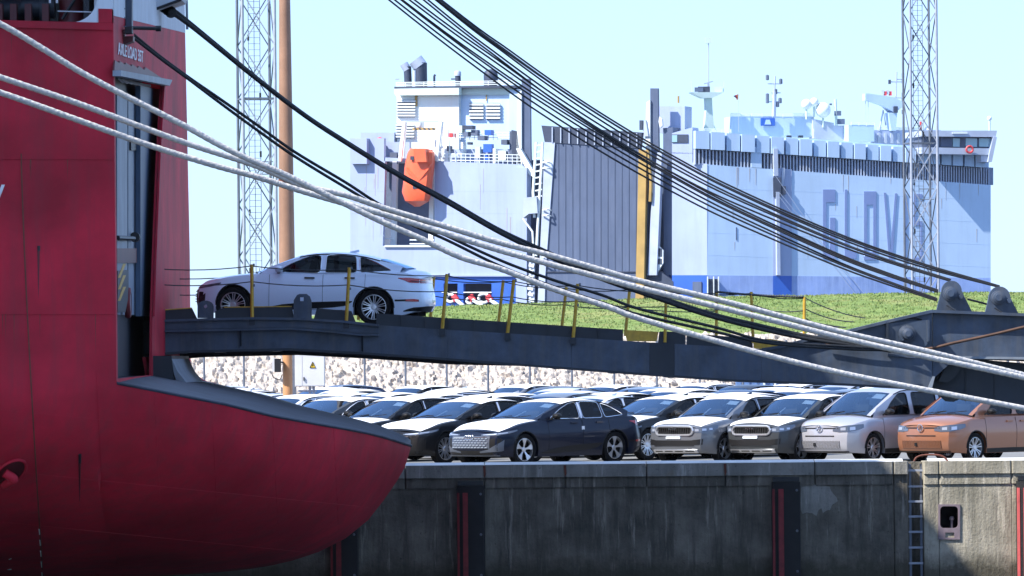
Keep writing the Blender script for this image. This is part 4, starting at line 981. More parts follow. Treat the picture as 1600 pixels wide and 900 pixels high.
defmat('alloy', (0.62, 0.63, 0.66), 0.28, 0.75); defmat('alloy_dark', (0.05, 0.052, 0.058), 0.35, 0.6); defmat('chrome', (0.72, 0.74, 0.78), 0.14, 0.95)
defmat('lamp_lens', (0.10, 0.12, 0.16), 0.08, .2, coat=1.0); defmat('lamp_led', (0.45, 0.50, 0.60), 0.2, .5); defmat('tail_red', (0.45, 0.012, 0.02), 0.18, coat=1.0)
defmat('interior', (0.02, 0.02, 0.023), 0.8); defmat('seat_grey', (0.05, 0.05, 0.055), 0.8); defmat('plate_white', (0.75, 0.82, 0.88), 0.5); defmat('pillar_film', (0.62, 0.68, 0.80), 0.4)
defmat('grille_silver', (0.13, 0.15, 0.19), 0.35, .6)
SP = {
 'saloon': dict(L=4.93, W=1.92, H=1.51, fa=.86, ra=3.81, R=.372, hood=[(0, .80), (.10, .87), (.35, .94), (.8, 1.005), (1.4, 1.075), (1.5, 1.08)],
    tail=[(4.3, 1.235), (4.55, 1.175), (4.80, 1.135), (4.86, 1.11), (4.93, 1.03)], belt=[(0, .75), (.2, .82), (.6, .925), (1.3, 1.01), (2.2, 1.04), (3.3, 1.055), (4.0, 1.08), (4.6, 1.075), (4.93, .98)],
    wb=1.36, wh=2.22, roof=[(2.22, 1.435), (2.5, 1.488), (2.85, 1.51), (3.2, 1.502), (3.6, 1.455), (3.9, 1.385)], rb=4.42, ye=.70, yb=.90,
    wins=[[(1.74, 1.065), (2.68, 1.06), (2.68, 1.43), (2.44, 1.405), (2.10, 1.27)], [(2.78, 1.06), (3.44, 1.07), (3.40, 1.42), (3.10, 1.445), (2.78, 1.44)], [(3.52, 1.075), (4.18, 1.125), (3.96, 1.235), (3.72, 1.34), (3.47, 1.41)]],
    handles=[(2.46, .955), (3.30, .965)], mirror=(1.80, 1.09), seams=[1.62, 2.74, 3.62], nose=[(.18, .16), (.24, .07), (.34, .02), (.45, .0), (.62, .01), (.72, .04), (.80, .10)], spoiler=True),
 'crossover': dict(L=4.24, W=1.80, H=1.55, fa=.86, ra=3.48, R=.335, hood=[(0, .86), (.06, .92), (.3, .975), (.7, 1.02), (1.15, 1.065), (1.3, 1.07)],
    tail=[(3.85, 1.20), (4.05, 1.12), (4.24, 1.05)], belt=[(0, .80), (.15, .86), (.5, .93), (1.1, .985), (2.4, 1.02), (3.4, 1.07), (4.0, 1.10), (4.24, 1.03)],
    wb=1.18, wh=1.95, roof=[(1.95, 1.455), (2.2, 1.52), (2.55, 1.55), (3.0, 1.54), (3.5, 1.49), (3.75, 1.45)], rb=4.08, ye=.64, yb=.84,
    wins=[[(1.52, 1.03), (2.30, 1.05), (2.26, 1.44), (2.08, 1.425), (1.86, 1.31)], [(2.38, 1.052), (3.12, 1.075), (3.06, 1.45), (2.34, 1.455)], [(3.20, 1.09), (3.62, 1.15), (3.50, 1.36), (3.15, 1.43)]],
    handles=[(2.16, .90), (2.98, .93)], mirror=(1.50, 1.08), seams=[1.34, 2.34, 3.20], nose=[(.20, .14), (.28, .05), (.40, .0), (.55, .01), (.70, .03), (.85, .05)], spoiler=False),
 'van': dict(L=4.50, W=1.855, H=1.70, fa=.88, ra=3.64, R=.335, hood=[(0, .86), (.05, .92), (.25, .99), (.6, 1.05), (.95, 1.10), (1.1, 1.11)],
    tail=[(4.40, 1.15), (4.50, 1.10)], belt=[(0, .80), (.15, .88), (.5, .95), (.9, 1.0), (2.4, 1.03), (4.2, 1.05), (4.50, 1.02)],
    wb=.92, wh=1.82, roof=[(1.82, 1.60), (2.05, 1.665), (2.4, 1.70), (3.2, 1.70), (4.0, 1.67), (4.25, 1.64)], rb=4.46, ye=.70, yb=.86,
    wins=[[(1.36, 1.07), (2.28, 1.08), (2.26, 1.58), (1.98, 1.57), (1.66, 1.36)], [(2.44, 1.08), (3.36, 1.085), (3.34, 1.585), (2.44, 1.59)], [(3.50, 1.09), (4.22, 1.10), (4.14, 1.55), (3.50, 1.58)]],
    handles=[(2.12, .92), (2.62, .92)], mirror=(1.36, 1.12), seams=[1.24, 2.36, 3.42], nose=[(.20, .12), (.28, .04), (.42, .0), (.60, .0), (.75, .02), (.85, .04)], spoiler=False),
}
CM = {}
def hwid(s, u, z):
    L = s['L']; W2 = s['W'] / 2
    zn = max(0, min(1, (z - .2) / .8))
    sec = .955 + .045 * sin(min(1, zn / .62) * pi / 2) if zn < .62 else 1.0 - .055 * ((zn - .62) / .38) ** 1.6
    cf = .70; cr = .55
    f = 1.0
    if u < cf: t = 1 - u / cf; f *= 1 - .20 * t ** 2.6
    if u > L - cr: t = 1 - (L - u) / cr; f *= 1 - .17 * t ** 2.4
    return W2 * sec * f
def body_ring(s, u):
    L, R_ = s['L'], s['R']; zb = .205
    for ax in (s['fa'], s['ra']):
        r = R_ + .055; dx = u - ax
        if abs(dx) < r: zb = max(zb, R_ * .98 + sqrt(r * r - dx * dx))
    if u < .5: zb = max(zb, .205 + .03 * (1 - u / .5))
    if u > L - .5: zb = max(zb, .205 + .10 * (1 - (L - u) / .5))
    zbelt = sinterp(s['belt'], u)
    zb = min(zb, zbelt - .08)
    zt = sinterp(s['hood'], u) if u < s['wb'] + .05 else (sinterp(s['tail'], u) if u > s['rb'] - .12 else zbelt + .012)
    zt = max(zt, zbelt + .005)
    right = [(hwid(s, u, zb) * .80, zb)]
    for t in (0, .06, .16, .28, .40, .52, .64, .76, .86, .94, 1.0):
        z = zb + (zbelt - zb) * t
        y = hwid(s, u, z)
        if .9 < t: y -= .012 * (t - .9) / .1
        right.append((y, z))
    yb = right[-1][0]
    for q in (.965, .9, .8, .66, .5, .33, .16, 0):
        right.append((yb * q, zbelt + (zt - zbelt) * (1 - q ** 2.6)))
    return right
def shear(s, u, z):
    if u > s['L'] - .7 and s['spoiler']: return -interp([(.2, .16), (.32, .06), (.45, .0), (.62, .01), (.8, .06), (.95, .09), (1.03, .05), (1.12, .06)], z) * (1 - (s['L'] - u) / .7)
    k = max(0, 1 - u / .9)
    return interp(s['nose'], z) * k
def bxyz(s, u, y, z, side=-1):
    W2 = s['W'] / 2
    x = u + shear(s, u, z) + (.19 * (abs(y) / W2) ** 3 * max(0, 1 - u / .7) if u < .7 else 0)
    if u > s['L'] - .5: x -= .22 * (abs(y) / W2) ** 3 * (1 - (s['L'] - u) / .5)
    return Vector((x - s['L'] / 2, side * y, z))
def surf(s, a, z, off=.006, rear=False, side=-1):
    """outline of the body: a<0 across the nose (or tail), a>0 along the flank"""
    L = s['L']; u0 = L if rear else 0.0
    def pt(a_):
        if a_ <= 0:
            y = max(0, hwid(s, u0, z) + a_); return bxyz(s, u0, y, z, side)
        u = (L - a_) if rear else a_
        return bxyz(s, u, hwid(s, u, z), z, side)
    p = pt(a); e = .03; t = (pt(a + e) - pt(a - e)).normalized()
    n = Vector((t.y, -t.x, 0)); c = Vector((L / 2 * (1 if rear else -1) * .2, 0, 0))
    out = Vector((p.x, p.y, 0)) - Vector((0, 0, 0))
    if n.dot(out) < 0: n = -n
    return p + n.normalized() * off
def patch(s, cols, rows=4, off=.006, rear=False, side=-1, th=.0):
    mb = MB(); g_ = []
    dense = []
    for (a0, l0, h0), (a1, l1, h1) in zip(cols, cols[1:]):
        k = max(1, int(abs(a1 - a0) / .06))
        for i in range(k): t = i / k; dense.append((a0 + (a1 - a0) * t, l0 + (l1 - l0) * t, h0 + (h1 - h0) * t))
    dense.append(cols[-1])
    for a, lo, hi in dense: g_.append([surf(s, a, lo + (hi - lo) * j / rows, off, rear, side) for j in range(rows + 1)])
    mb.grid(g_, True)
    bd = [r[0] for r in g_] + g_[-1][1:] + [r[-1] for r in g_[::-1]][1:] + g_[0][::-1][1:-1]
    inn = []
    for p in bd: d = Vector((p.x, p.y, 0)).normalized() * (off + .01); inn.append(p - d)
    mb.grid([bd, inn], False, True)
    return mb
def make_meshes(kind):
    s = SP[kind]; L, W2, H = s['L'], s['W'] / 2, s['H']; out = []   # (name, mesh, material key, parent index or None)
    def put(name, mb, m, parent=None, rz=None): out.append((name, mb.mesh(name), m, parent)); return len(out) - 1
    us = set([0, .03, .08, .15, .24, L, L - .03, L - .08, L - .16, L - .26])
    u = .36
    while u < L - .3: us.add(round(u, 3)); u += .13
    for ax in (s['fa'], s['ra']):
        r = s['R'] + .055
        for k in range(0, 19): us.add(round(ax - r * cos(pi * k / 18), 4))
        us.add(ax - r - .004); us.add(ax + r + .004)
    us = sorted(us); rows = []
    for u in us:
        rg = body_ring(s, u); row = [bxyz(s, u, y, z, -1) for y, z in rg]; row += [bxyz(s, u, y, z, 1) for y, z in rg[::-1][1:]]; rows.append(row)
    mb = MB(); mb.grid(rows, True)
    for u, rear in ((0, False), (L, True)):          # nose and tail caps
        rg = body_ring(s, u)[:12]; g_ = []
        for y, z in rg: g_.append([bxyz(s, u, abs(y * q), z, -1 if q < 0 else 1) if q else bxyz(s, u, 0, z) for q in (-1, -.85, -.65, -.4, 0, .4, .65, .85, 1)][::1])
        rt = body_ring(s, u); g_.append([Vector((g_[-1][i].x, g_[-1][i].y, interp([(0, rt[-1][1]), (1, rt[11][1])], abs(q)))) for i, q in enumerate((-1, -.85, -.65, -.4, 0, .4, .65, .85, 1))])
        mb.grid(g_, True)
    B = put('body', mb, 'PAINT')
    # inner box: underbody, wheel wells and cabin floor
    mb = MB(); mb.box((0, 0, .33), (L - .5, s['W'] * .62, .24)); mb.box((0, 0, .50), (L - 2.2, s['W'] * .80, .5))
    for ax in (s['fa'], s['ra']): mb.box((ax - L / 2, 0, s['R'] + .20), (s['R'] * 2 + .14, s['W'] * .62, .42))
    put('underbody', mb, 'well_black')
    # greenhouse
    wb, wh, rb = s['wb'], s['wh'], s['rb']; roof = s['roof']; ye, yb = s['ye'], s['yb']
    rend = roof[-1][0]
    def gw(u, z):
        zb_ = sinterp(s['belt'], u); t = max(0, min(1, (z - zb_) / (H - zb_)))
        tf = 1 - .10 * max(0, (wh + .3 - u) / (wh + .3 - wb)) ** 1.5 if u < wh + .3 else 1 - .13 * max(0, (u - 3.0) / (L - 3.0)) ** 1.5
        return (yb + (ye - yb) * t ** 1.25) * tf
    def gp(u, z, side, off=0): y = gw(u, z) + off; return Vector((u - L / 2, side * y, z))
    zbe = lambda u: sinterp(s['belt'], u) - .01
    edge_dz = .055
    outline = [(wb + (wh - wb) * .06, zbe(wb) + .02)] + [(u, zbe(u)) for u in [wb + .15 + (rb - wb - .25) * k / 8 for k in range(9)]]
    tz = sinterp(s['tail'], rb)
    outline += [(rb - .04, tz - .0)]
    for k in (1, 2, 3): t = k / 4; outline.append((rb + (rend - rb) * t, tz + (sinterp(roof, rend) - tz) * (t ** .85) - edge_dz * t))
    outline += [(u, sinterp(roof, u) - edge_dz) for u in [rend + (roof[0][0] - rend) * k / 8 for k in range(9)]]
    for k in (3, 2, 1): t = k / 4; outline.append((wb + (wh - wb) * t, sinterp(s['hood'], wb) + (sinterp(roof, wh) - sinterp(s['hood'], wb)) * t ** .9 - edge_dz * t))
    smooth_w = []
    for w_ in s['wins']:
        pts = [Vector((a, b, 0)) for a, b in w_]; n = len(pts); o = []
        for i in range(n):
            p, q, r = pts[i - 1], pts[i], pts[(i + 1) % n]; k = .07
            a = q + (p - q).normalized() * min(k, (p - q).length * .4); b = q + (r - q).normalized() * min(k, (r - q).length * .4)
            for t in (0, .5, 1): o.append(a * (1 - t) ** 2 + q * 2 * t * (1 - t) + b * t * t)
        smooth_w.append([(p.x, p.y) for p in o])
    for side in (-1, 1):
        mb = MB(); mb.sheet([Vector((a, b, 0)) for a, b in outline], [[Vector((a, b, 0)) for a, b in w_] for w_ in smooth_w], lambda p: gp(p.x, p.y, side)); SF = put('side_frame', mb, 'PAINT')
        for i, w_ in enumerate(smooth_w):
            mb = MB(); c = (sum(a for a, b in w_) / len(w_), sum(b for a, b in w_) / len(w_))
            mb.sheet([Vector((c[0] + (a - c[0]) * 1.03, c[1] + (b - c[1]) * 1.03, 0)) for a, b in w_], (), lambda p: gp(p.x, p.y, side, -.012)); put('side_window', mb, 'car_glass')
            mb = MB(); ln = [gp(a, b, side, .002) for a, b in w_]; mb.tube(ln + [ln[0]], .009, 5, False); put('window_seal', mb, 'SEAL')
        a0 = [(outline_u, sinterp(roof, outline_u) - edge_dz) for outline_u in [rend + (roof[0][0] - rend) * k / 10 for k in range(11)]]
        mb = MB(); mb.tube([gp(a, b, side, .0) for a, b in a0], .014, 6); put('roof_moulding', mb, 'trim_black')
        # B pillar film
        (x0, x1) = (s['wins'][0][1][0] + .02, s['wins'][1][0][0] - .02); z0 = s['wins'][0][1][1] + .0; z1 = s['wins'][0][2][1]
        mb = MB(); mb.grid([[gp(x0 + (x1 - x0) * i / 2 + 0 * z, z0 + (z1 - z0) * j / 4, side, .008) for j in range(5)] for i in range(3) for z in (0,)], True); put('pillar_film', mb, 'PFILM')
    # roof, windscreen, rear window
    nu = 14; rows = []
    for i in range(nu + 1):
        u = roof[0][0] + (rend - roof[0][0]) * i / nu; zc = sinterp(roof, u); y1 = gw(u, zc - edge_dz)
        rows.append([Vector((u - L / 2, y1 * q, zc - edge_dz * abs(q) ** 3)) for q in (-1, -.97, -.9, -.75, -.5, -.25, 0, .25, .5, .75, .9, .97, 1)])
    mb = MB(); mb.grid(rows, True); put('roof', mb, 'PAINT'); rooftop = rows
    rf = MB(); rf.grid([[p + Vector((0, 0, .007)) for p in r[1:-1]] for r in rows[0:nu]], True); put('roof_film', rf, 'RFILM')
    def screen(u0, z0f, u1, z1, bow0, name, frac, edge):
        cols = [-1 + 2 * i / 16 for i in range(17)]; n = 8; grid = []
        for j in range(n + 1):
            t = j / n; row = []
            for c in cols:
                za = z0f(abs(c)); z = za + (z1 - edge_dz * abs(c) ** 3 - za) * (t ** .92); u = u0 + (u1 - u0) * t
                zz = z0f(0) + (z1 - z0f(0)) * t
                y = gw(u, zz) * c; bw = bow0 * (1 - t * .6)
                row.append(Vector((u - L / 2 - (bw * (1 - c * c) - bw * .0), y, z)))
            grid.append(row)
        g1 = MB(); g1.grid([r[1:-1] for r in grid[:]], True); put(name, g1, 'wind_glass')
        for sl_, nm in ((slice(0, 2), 'screen_pillar'), (slice(-2, None), 'screen_pillar')):
            q = MB(); q.grid([[p + Vector((0, 0, .004)) for p in r[sl_]] for r in grid], True); put(nm, q, 'trim_black' if name == 'rear_window' else 'PAINT')
        return grid
    hz = lambda c: sinterp(s['hood'], wb) - (.05 * c ** 2.6) + .0
    ws = screen(wb, hz, roof[0][0] + .01, sinterp(roof, roof[0][0]), .10, 'windscreen', .92, 0)
    rz = lambda c: tz - .03 * c ** 2
    bs = screen(rb, rz, rend - .005, sinterp(roof, rend), -.08, 'rear_window', .92, 0)
    # wiper cowl and wipers
    mb = MB(); mb.grid([[p + Vector((-.05, 0, .004)) for p in ws[0]], [p + Vector((.0, 0, .012)) for p in ws[0]]], True); put('cowl', mb, 'trim_black')
    for y0, y1 in ((-.12, -.62), (.45, -.02)):
        mb = MB(); a = Vector((wb - L / 2 - .09, y0, hz(0) + .02)); b = Vector((wb - L / 2 - .0, y1, hz(0) + .065)); mb.bar(a, b, .015); put('wiper', mb, 'trim_black')
    # papers behind the windscreen
    a, b, c, d_ = ws[6][2], ws[6][5], ws[8][5], ws[8][2]
    dn = Vector((.02, 0, -.02)); mb = MB(); mb.add([p + dn + Vector((0, 0, 0)) for p in (a, b, (c + b) / 2 + (c - b) * .35, (d_ + a) / 2 + (d_ - a) * .35)], [(0, 1, 2, 3)]); put('paper_sheet', mb, 'PAPER')
    # interior
    mb = MB(); mb.grid([[gp(u, zbe(u) + .01, -1, -.05) + Vector((0, 0, 0)), gp(u, zbe(u) + .01, 1, -.05)] for u in [wb + .15 + (rb - wb - .3) * k / 8 for k in range(9)]], False)
    mb.box((wb + .30 - L / 2, 0, zbe(1.5) + .03), (.34, W2 * 1.5, .08)); IN = put('cabin_floor', mb, 'interior')
    for ux in (wh + .25, wh + 1.12):
        for y in (-.38, .38):
            mb = MB(); mb.box((ux - L / 2, y, zbe(ux) + .13), (.14, .46, .30), mtx=Matrix.Rotation(radians(14), 3, 'Y')); put('seat', mb, 'seat_grey')
            mb = MB(); mb.box((ux - L / 2 + .06, y, zbe(ux) + .34), (.09, .26, .14), mtx=Matrix.Rotation(radians(10), 3, 'Y')); put('headrest', mb, 'seat_grey')
    mb = MB(); c = Vector((wb + .62 - L / 2, -.38, zbe(1.5) + .07)); rm = Matrix.Rotation(radians(-65), 3, 'Y')
    mb.tube([c + rm @ Vector((.17 * cos(a), .17 * sin(a), 0)) for a in [2 * pi * k / 16 for k in range(17)]], .014, 5, False); put('steering_wheel', mb, 'trim_black')
    mb = MB(); mb.box((wb + .42 + (wh - wb) * .5 - L / 2 + .02, 0, H - .19), (.03, .22, .06)); put('inner_mirror', mb, 'trim_black')
    for y in (-.5, .0, .5) [1:2]:
        mb = MB(); mb.grid([[p + Vector((.012, 0, -.012)) for p in r[7:9]] for r in ws[3:8]], True)
    for i0 in (4, 11):
        mb = MB(); a, b = ws[2][i0], ws[6][i0 + 1]; mb.bar(a + Vector((.25, 0, -.08)), b + Vector((.25, 0, -.12)), .03, .02); put('seat_cover_edge', mb, 'PFILM')
    # hood film
    rows = []
    u1 = wb - .05
    for i in range(13):
        u = .05 + (u1 - .05) * i / 12; rg = body_ring(s, u)[11:]; yb_ = rg[0][0]
        q0 = .93; r = []
        for q in (-.93, -.88, -.8, -.66, -.45, -.2, 0, .2, .45, .66, .8, .88, .93):
            z = rg[0][1] + (rg[-1][1] - rg[0][1]) * (1 - abs(q) ** 2.6) + .006; r.append(bxyz(s, u, yb_ * abs(q), z, -1 if q < 0 else 1))
        rows.append(r)
    mb = MB(); mb.grid(rows, True); put('hood_film', mb, 'HFILM')
    # shut lines, handles, mirrors
    for side in (-1, 1):
        for k, u in enumerate(s['seams']):
            z0, z1 = .30, zbe(u) - .005
            if k == 2: z0 = s['R'] + .36
            mb = MB(); mb.tube([bxyz(s, u, hwid(s, u, z0 + (z1 - z0) * j / 8) + .001, z0 + (z1 - z0) * j / 8, side) for j in range(9)], .0045, 4); put('shut_line', mb, 'trim_black')
        mb = MB(); pts = [bxyz(s, u, hwid(s, u, .30) + .001, .30, side) for u in [s['seams'][0] + (s['ra'] - .5 - s['seams'][0]) * j / 6 for j in range(7)]]; mb.tube(pts, .0045, 4); put('shut_line', mb, 'trim_black')
        for u, z in s['handles']:
            mb = MB(); y = hwid(s, u, z); mb.box(Vector((u - L / 2, side * (y + .012), z)), (.21, .035, .032)); put('door_handle', mb, 'HANDLE')
        u, z = s['mirror']; y = gw(u, z)
        mb = MB(); c = Vector((u - L / 2 + .02, side * (y + .15), z + .03))
        rings = []
        for t, r in ((-1, .02), (-.85, .62), (-.4, .92), (.1, 1.0), (.7, .96), (1, .90)):
            rings.append([c + Vector((t * .075, cos(a) * .115 * r, sin(a) * .072 * r)) for a in [2 * pi * k / 14 for k in range(14)]])
        mb.grid(rings, True, True); mb.add(rings[-1], [tuple(range(14))]); MI = put('mirror', mb, 'MIRROR')
        mb = MB(); mb.bar(c + Vector((0, -side * .1, -.03)), Vector((u - L / 2 - .02, side * (y - .01), z - .05)), .05, .035); put('mirror_foot', mb, 'trim_black', MI)
        mb = MB(); mb.lathe([(0, 0), (.095, 0)], (0, 0, 0), 'X', 4)
        # lower cladding
        if kind == 'saloon':
            mb = patch_side(s, [(1.35, .27, .285), (1.9, .28, .40), (2.4, .31, .45), (2.95, .35, .475), (3.22, .39, .485), (3.36, .47, .49)], side, .006); put('sill_trim', mb, 'trim_black')
            mb = patch_side(s, [(4.25, .50, .535), (4.5, .505, .545), (L - .06, .50, .545)], side, .006); put('rear_trim', mb, 'trim_black')
        else:
            mb = patch_side(s, [(s['fa'] + s['R'] + .07, .21, .31), (2.2, .21, .32), (s['ra'] - s['R'] - .07, .21, .31)], side, .008); put('sill_trim', mb, 'TRIM')
        for ax in (s['fa'], s['ra']):
            r = s['R'] + .055
            pts = [(ax - r * cos(pi * k / 16), s['R'] * .98 + r * sin(pi * k / 16)) for k in range(17)]
            mb = MB(); mb.tube([bxyz(s, u, hwid(s, u, z) - .006, z, side) for u, z in pts], .022 if kind == 'crossover' else .014, 6); put('arch_lip', mb, 'TRIM' if kind == 'crossover' else 'trim_black')
            # wheel
            y = W2 - .035 - .10; R_ = s['R']; c = Vector((ax - L / 2, side * y, R_))
            mb = MB(); ww = .11; rr_ = R_ * .70
            mb.lathe([(rr_, -ww * .9), (R_ * .90, -ww), (R_ * .985, -ww * .8), (R_, -ww * .5), (R_, ww * .5), (R_ * .985, ww * .8), (R_ * .90, ww), (rr_, ww * .9), (rr_ * .98, 0), (rr_, -ww * .9)], c, 'Y', 36); WH = put('tyre', mb, 'tyre')
            f = side * ww * .86
            mb = MB(); mb.lathe([(rr_ + .012, f), (rr_ + .012, f * .8), (rr_ - .012, f * .8), (rr_ - .018, f * .35), (rr_ - .018, -f * .3)], c, 'Y', 36); mb.lathe([(rr_ + .012, f), (rr_ - .010, f * 1.02), (rr_ - .012, f * .8)], c, 'Y', 36)
            style = {'saloon': 'S', 'crossover': 'X', 'van': 'V'}[kind]
            put('rim', mb, 'RIM', WH)
            mb = MB(); mb.lathe([(0, f * .25), (rr_ - .015, f * .25), (rr_ - .015, f * .1)], c, 'Y', 28); put('brake_disc', mb, 'well_black', WH)
            for st in (('five', 'multi') if kind == 'saloon' else ('double',)):
                mb = MB(); n = {'five': 5, 'multi': 10, 'double': 7 if kind == 'van' else 5}[st]
                for k in range(n):
                    a0 = 2 * pi * k / n + .25
                    def pp(r, da, yy): return c + Vector((r * cos(a0 + da), yy, r * sin(a0 + da)))
                    if st == 'five': bl = [[(.05, .30), (.05, -.30)], [(rr_ * .55, .20), (rr_ * .55, -.20)], [(rr_, .33), (rr_, -.27)]]; sets = [bl]
                    elif st == 'multi': sets = [[[(.05, .5), (.05, -.1)], [(rr_ * .6, .16), (rr_ * .6, .06)], [(rr_, .14), (rr_, .075)]], [[(.05, .1), (.05, -.5)], [(rr_ * .6, -.06), (rr_ * .6, -.16)], [(rr_, -.075), (rr_, -.14)]]]
                    else: sets = [[[(.05, .5), (.05, .0)], [(rr_ * .6, .22), (rr_ * .6, .07)], [(rr_, .22), (rr_, .09)]], [[(.05, .0), (.05, -.5)], [(rr_ * .6, -.07), (rr_ * .6, -.22)], [(rr_, -.09), (rr_, -.22)]]]
                    for bl in sets:
                        rws = []
                        for i, (p, q) in enumerate(bl):
                            yy = f * (.72, .86, .95)[i]; rws.append([pp(p[0], p[1], yy - f * .18), pp(p[0], p[1], yy), pp(q[0], q[1], yy), pp(q[0], q[1], yy - f * .18)])
                        mb.grid(rws, False, True)
                mb.lathe([(0, f * .9), (.05, f * .88), (.065, f * .7)], c, 'Y', 14)
                put('spokes_' + st, mb, 'RIM', WH)
    # lights and fascia
    for side in (-1, 1):
        if kind == 'saloon':
            HL = put('headlight', patch(s, [(-.42, .70, .725), (-.2, .69, .74), (.0, .70, .76), (.25, .745, .80), (.50, .80, .83)], 3, .008, False, side), 'lamp_lens')
            put('lamp_strip', patch(s, [(-.36, .71, .722), (-.1, .72, .736), (.2, .752, .775)], 1, .014, False, side), 'lamp_led', HL)
            put('air_curtain', patch(s, [(-.34, .40, .60), (-.2, .36, .62), (-.06, .34, .64), (.10, .36, .63)], 4, .006, False, side), 'trim_black')
            put('curtain_trim', patch(s, [(-.44, .30, .335), (-.2, .32, .38), (-.02, .33, .48), (.10, .34, .56), (.15, .36, .60)], 3, .010, False, side), 'FTRIM')
            TL = put('tail_light', patch(s, [(-.85, .90, .95), (-.4, .89, .955), (-.1, .88, .965), (.25, .89, .99), (.40, .93, .99), (.60, .97, .985)], 3, .008, True, side), 'tail_red')
            put('lamp_strip', patch(s, [(-.3, .905, .92), (.0, .905, .92), (.2, .915, .93)], 1, .014, True, side), 'trim_black', TL)
            put('rear_reflector', patch(s, [(.08, .50, .545), (.2, .50, .555), (.40, .505, .545)], 1, .014, True, side), 'tail_red')
        elif kind == 'crossover':
            HL = put('headlight', patch(s, [(-.20, .715, .80), (-.1, .705, .825), (.0, .705, .845), (.25, .75, .87), (.48, .82, .88)], 3, .008, False, side), 'lamp_lens')
            for k in range(3): put('lamp_element', patch(s, [(-.15 + k * .16, .735 + k * .016, .79 + k * .01), (-.06 + k * .16, .735 + k * .016, .79 + k * .012)], 1, .014, False, side), 'lamp_led', HL)
            put('fog_light', patch(s, [(-.40, .42, .50), (-.15, .42, .54), (.04, .43, .56)], 2, .008, False, side), 'trim_black')
            put('tail_light', patch(s, [(-.4, .86, .98), (-.1, .85, 1.0), (.15, .86, 1.0), (.30, .93, .99)], 2, .008, True, side), 'tail_red')
        else:
            HL = put('headlight', patch(s, [(-.36, .72, .80), (-.2, .70, .83), (.0, .705, .855), (.25, .75, .875), (.42, .80, .88)], 3, .008, False, side), 'lamp_lens')
            for k in range(2): put('lamp_element', patch(s, [(-.16 + k * .2, .74, .80 + k * .015), (-.04 + k * .2, .74 + k * .01, .81 + k * .015)], 1, .014, False, side), 'lamp_led', HL)
            put('tail_light', patch(s, [(-.18, .85, 1.25), (.0, .85, 1.28), (.12, .86, 1.26)], 2, .008, True, side), 'tail_red')
    W0 = hwid(s, 0, .6)
    def fpatch(ya, yb2, z0, z1, off, dz=0.0):     # patch across the nose; y measured from the centre
        g_ = []; n = max(2, int((yb2 - ya) / .07))
        for i in range(n + 1):
            y = ya + (yb2 - ya) * i / n; col = []
            for j in range(4):
                z = z0 + (z1 - z0) * j / 3; p = bxyz(s, 0, abs(y), z, -1 if y < 0 else 1); col.append(p + Vector((-off, 0, 0)))
            g_.append(col)
        mb = MB(); mb.grid(g_, True); bd = [r[0] for r in g_] + g_[-1][1:] + [r[-1] for r in g_[::-1]][1:] + g_[0][::-1][1:-1]; mb.grid([bd, [p + Vector((off + .01, 0, 0)) for p in bd]], False, True); return mb
    if kind == 'saloon':
        GR = put('grille', fpatch(-.60, .60, .40, .685, .012), 'GRILLE')
        for k in range(5):
            mb = MB(); z = .43 + k * .052
            for i in range(11):
                y = -.52 + i * .104 + (.052 if k % 2 else 0)
                if y > .54: continue
                p = bxyz(s, 0, abs(y), z, -1 if y < 0 else 1) + Vector((-.018, 0, 0)); mb.box(p, (.02, .075, .018))
            put('grille_bar', mb, 'GBAR', GR)
        mb = MB(); mb.bar(bxyz(s, 0, .52, .665, -1) + Vector((-.02, 0, 0)), bxyz(s, 0, .14, .655, -1) + Vector((-.02, 0, 0)), .02); mb.bar(bxyz(s, 0, .14, .655, 1) + Vector((-.02, 0, 0)), bxyz(s, 0, .52, .655, 1) + Vector((-.02, 0, 0)), .02); put('chrome_bar', mb, 'chrome', GR)
        em = MB()
        for k in range(4):
            c = Vector((-L / 2 - .022, -.099 + k * .066, .655)); em.tube([c + Vector((.02 * abs(c.y) * 3, .047 * cos(a), .047 * sin(a))) for a in [2 * pi * i / 16 for i in range(17)]], .008, 5, False)
        put('ring_emblem', em, 'chrome', GR)
        put('lower_intake', fpatch(-.66, .66, .26, .36, .008), 'trim_black'); put('lip_trim', fpatch(-.80, .80, .225, .25, .02), 'FTRIM')
        mb = MB(); mb.box((-L / 2 + .4, -1, .0), (.01, .01, .01))
    elif kind == 'crossover':
        mb = MB(); oc = [(-.50, .74), (-.44, .665), (.44, .665), (.50, .74), (.44, .825), (-.44, .825)]
        def nf(y, z, off): return bxyz(s, 0, abs(y), z, -1 if y < 0 else 1) + Vector((-off, 0, 0))
        GR = put('grille', fpatch(-.46, .46, .675, .82, .008), 'trim_black')
        mb = MB(); ring = [(-.53, .745), (-.49, .675), (-.44, .65), (0, .645), (.44, .65), (.49, .675), (.53, .745), (.49, .82), (.43, .845), (0, .85), (-.43, .845), (-.49, .82)]
        mb.tube([nf(y, z, .012) for y, z in ring + [ring[0]]], .026, 6, False); put('grille_frame', mb, 'GFRAME', GR)
        for k in range(15):
            y = -.42 + k * .06; mb = MB(); mb.box(nf(y, .745, .012), (.012, .018, .13)); put('grille_slat', mb, 'well_black', GR)
        t = textmesh('SKODA', .05, 1.3, .004); w0 = max(v.x for v in t.v); xform(t, Vector((-L / 2 - .035, w0 / 2, .775)), Vector((0, -1, 0)), Vector((0, 0, 1)), Vector((-1, 0, 0))); put('grille_lettering', t, 'chrome', GR)
        put('licence_plate', fpatch(-.20, .20, .565, .615, .02), 'plate_white')
        put('lower_intake', fpatch(-.56, .56, .40, .53, .008), 'trim_black'); put('skid_plate', fpatch(-.62, .62, .235, .31, .022), 'SKID')
        for k in range(4): put('skid_slot', fpatch(-.54 + k * .29, -.54 + k * .29 + .22, .262, .285, .028), 'trim_black')
    else:
